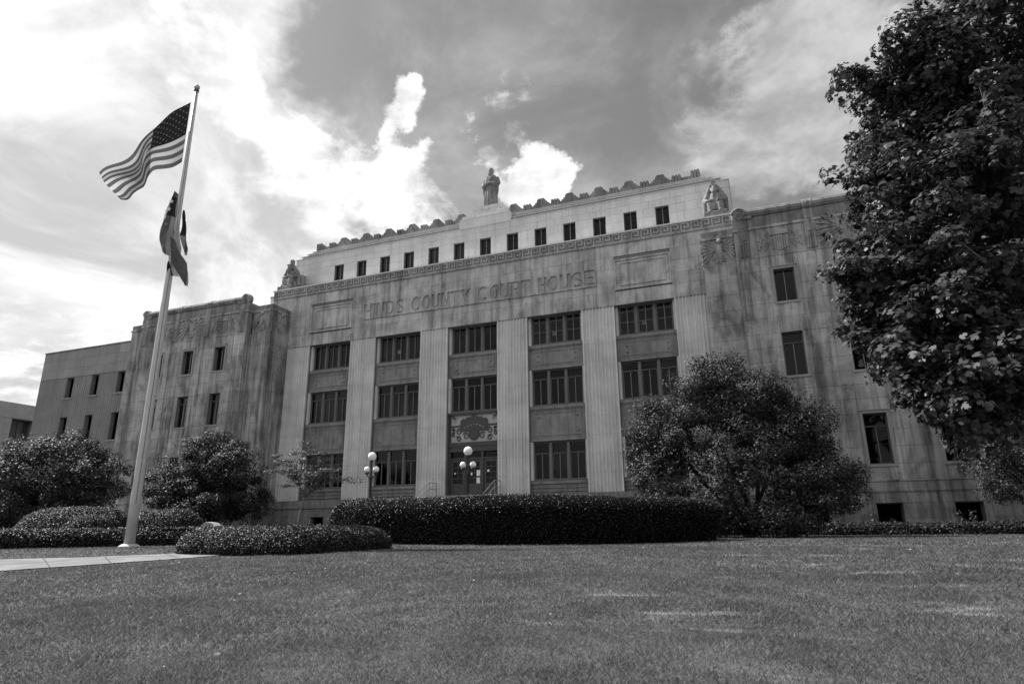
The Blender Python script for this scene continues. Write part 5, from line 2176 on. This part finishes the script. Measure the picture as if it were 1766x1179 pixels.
def treeline_and_shade_row():
    C, N = [], []
    for i in range(46):
        x = -120 + i * 5.6 + random.uniform(-2, 2)
        y = -88 + random.uniform(-6, 6)
        h = random.uniform(7, 12)
        k = 150
        d = rng.normal(size=(k, 3))
        d /= np.linalg.norm(d, axis=1, keepdims=True)
        p = d * np.array([random.uniform(3.2, 4.6), 3.2, h * .5]) * (0.6 + .4 * rng.random((k, 1)))
        C.append(p + [x, y, -4 + h * .55])
        N.append(d + rng.normal(0, .4, (k, 3)))
    for i in range(15):  # taller unseen row, added off to the right to darken the right wing
        x = 47 + random.uniform(-3, 3)
        y = -84 + i * 5.6
        h = random.uniform(13, 17)
        k = 200
        d = rng.normal(size=(k, 3))
        d /= np.linalg.norm(d, axis=1, keepdims=True)
        p = d * np.array([4.0, 4.0, h * .5]) * (0.6 + .4 * rng.random((k, 1)))
        C.append(p + [x, y, -3 + h * .55])
        N.append(d + rng.normal(0, .4, (k, 3)))
    C, N = np.concatenate(C), np.concatenate(N)
    o = link('treeline_and_shade_row', leaf_mesh('treeline_and_shade_row', C, N, rng.uniform(1.3, 2.4, len(C)), 'leaf_far', 'oval'))
    o['kind'] = 'stuff'
    o['label'] = 'far row of dark street trees mirrored in the window panes, plus an unseen row added to shade the right wing'


treeline_and_shade_row()

# ------------------------------------------------------------------ small stone between the hedges
ms = MB()
ms.prism([(-5.10, -2.55), (-4.25, -2.55), (-4.22, -1.82), (-4.38, -1.70), (-4.75, -1.66), (-4.98, -1.80)], -16.95, -16.55, 'y')
o = ms.build('stone_marker', 'thermostone')
tag(o, 'small pale wedge-shaped stone standing among the low hedges', 'stone')

# ------------------------------------------------------------------ grass


def inside(P, poly):
    x, y = P[:, 0], P[:, 1]
    c = np.zeros(len(P), bool)
    n = len(poly)
    for i in range(n):
        x0, y0 = poly[i]
        x1, y1 = poly[(i + 1) % n]
        hit = ((y0 > y) != (y1 > y)) & (x < (x1 - x0) * (y - y0) / (y1 - y0 + 1e-12) + x0)
        c ^= hit
    return c


def grass():
    poly = PATH_TOP + PATH_BOT[::-1]
    cols = []
    for d0, d1, n, h, w in ((4.0, 8.0, 135000, .042, .0042), (8.0, 13, 150000, .045, .0065), (13, 20, 150000, .045, .010), (20, 36, 120000, .045, .017)):
        r = np.sqrt(rng.random(n) * (d1 ** 2 - d0 ** 2) + d0 ** 2)
        a = YAW + rng.uniform(-0.80, 0.80, n)
        x = CAM[0] + r * np.sin(a)
        y = CAM[1] + r * np.cos(a)
        ok = y < -5.0
        P = np.stack([x, y], 1)
        ok &= ~inside(P, poly)
        ok &= ~inside(P, BIGH)
        P = P[ok]
        k = len(P)
        cols.append(np.concatenate([P, rng.uniform(.55, 1.35, (k, 1)) * h, np.full((k, 1), w)], 1))
    D = np.concatenate(cols)
    n = len(D)
    # uneven growth: thicker tufts and a few long stalks
    tu = np.sin(D[:, 0] * 2.1 + np.sin(D[:, 1] * 1.3) * 2) * np.sin(D[:, 1] * 2.7 + np.sin(D[:, 0] * 1.7) * 2)
    D[:, 2] *= 1 + 0.25 * np.clip(tu, -0.7, 1)
    lo = rng.random(n) < 0.012
    D[lo, 2] *= rng.uniform(1.2, 1.7, lo.sum())
    z = ground_z(D[:, 0], D[:, 1])
    th = rng.uniform(0, 2 * np.pi, n)
    lean = rng.normal(0, 0.75, (n, 2)) * D[:, 2:3]
    b = np.stack([D[:, 0], D[:, 1], z - .01], 1)
    t = np.stack([np.cos(th), np.sin(th), np.zeros(n)], 1) * D[:, 3:4]
    tip = b + np.concatenate([lean, D[:, 2:3]], 1)
    V = np.stack([b - t * 1.25, b + t * 1.25, tip], 1).reshape(-1, 3)
    me = np_mesh('grass', V, np.arange(n * 3), np.arange(n) * 3, np.full(n, 3), 'grass_blade')
    o = link('grass', me)
    tag(o, 'short mown grass blades covering the lawn', 'grass', None, 'stuff')


grass()

# fallen leaves on the turf
nl = 170
ra = np.sqrt(rng.random(nl)) * 24 + 5
aa = YAW + rng.uniform(-0.7, 0.7, nl)
LP_ = np.stack([CAM[0] + ra * np.sin(aa), CAM[1] + ra * np.cos(aa)], 1)
LP_ = LP_[(LP_[:, 1] < -18) & ~inside(LP_, PATH_TOP + PATH_BOT[::-1])]
nl = len(LP_)
P3 = np.concatenate([LP_, (ground_z(LP_[:, 0], LP_[:, 1]) + 0.05)[:, None]], 1)
o = link('leaf_litter', leaf_mesh('leaf_litter', P3, rng.normal(0, .35, (nl, 3)) + [0, 0, 1], rng.uniform(.03, .075, nl), 'dry_leaf', 'oval'))
tag(o, 'scattered dry fallen leaves lying on the lawn', 'leaves', None, 'stuff')
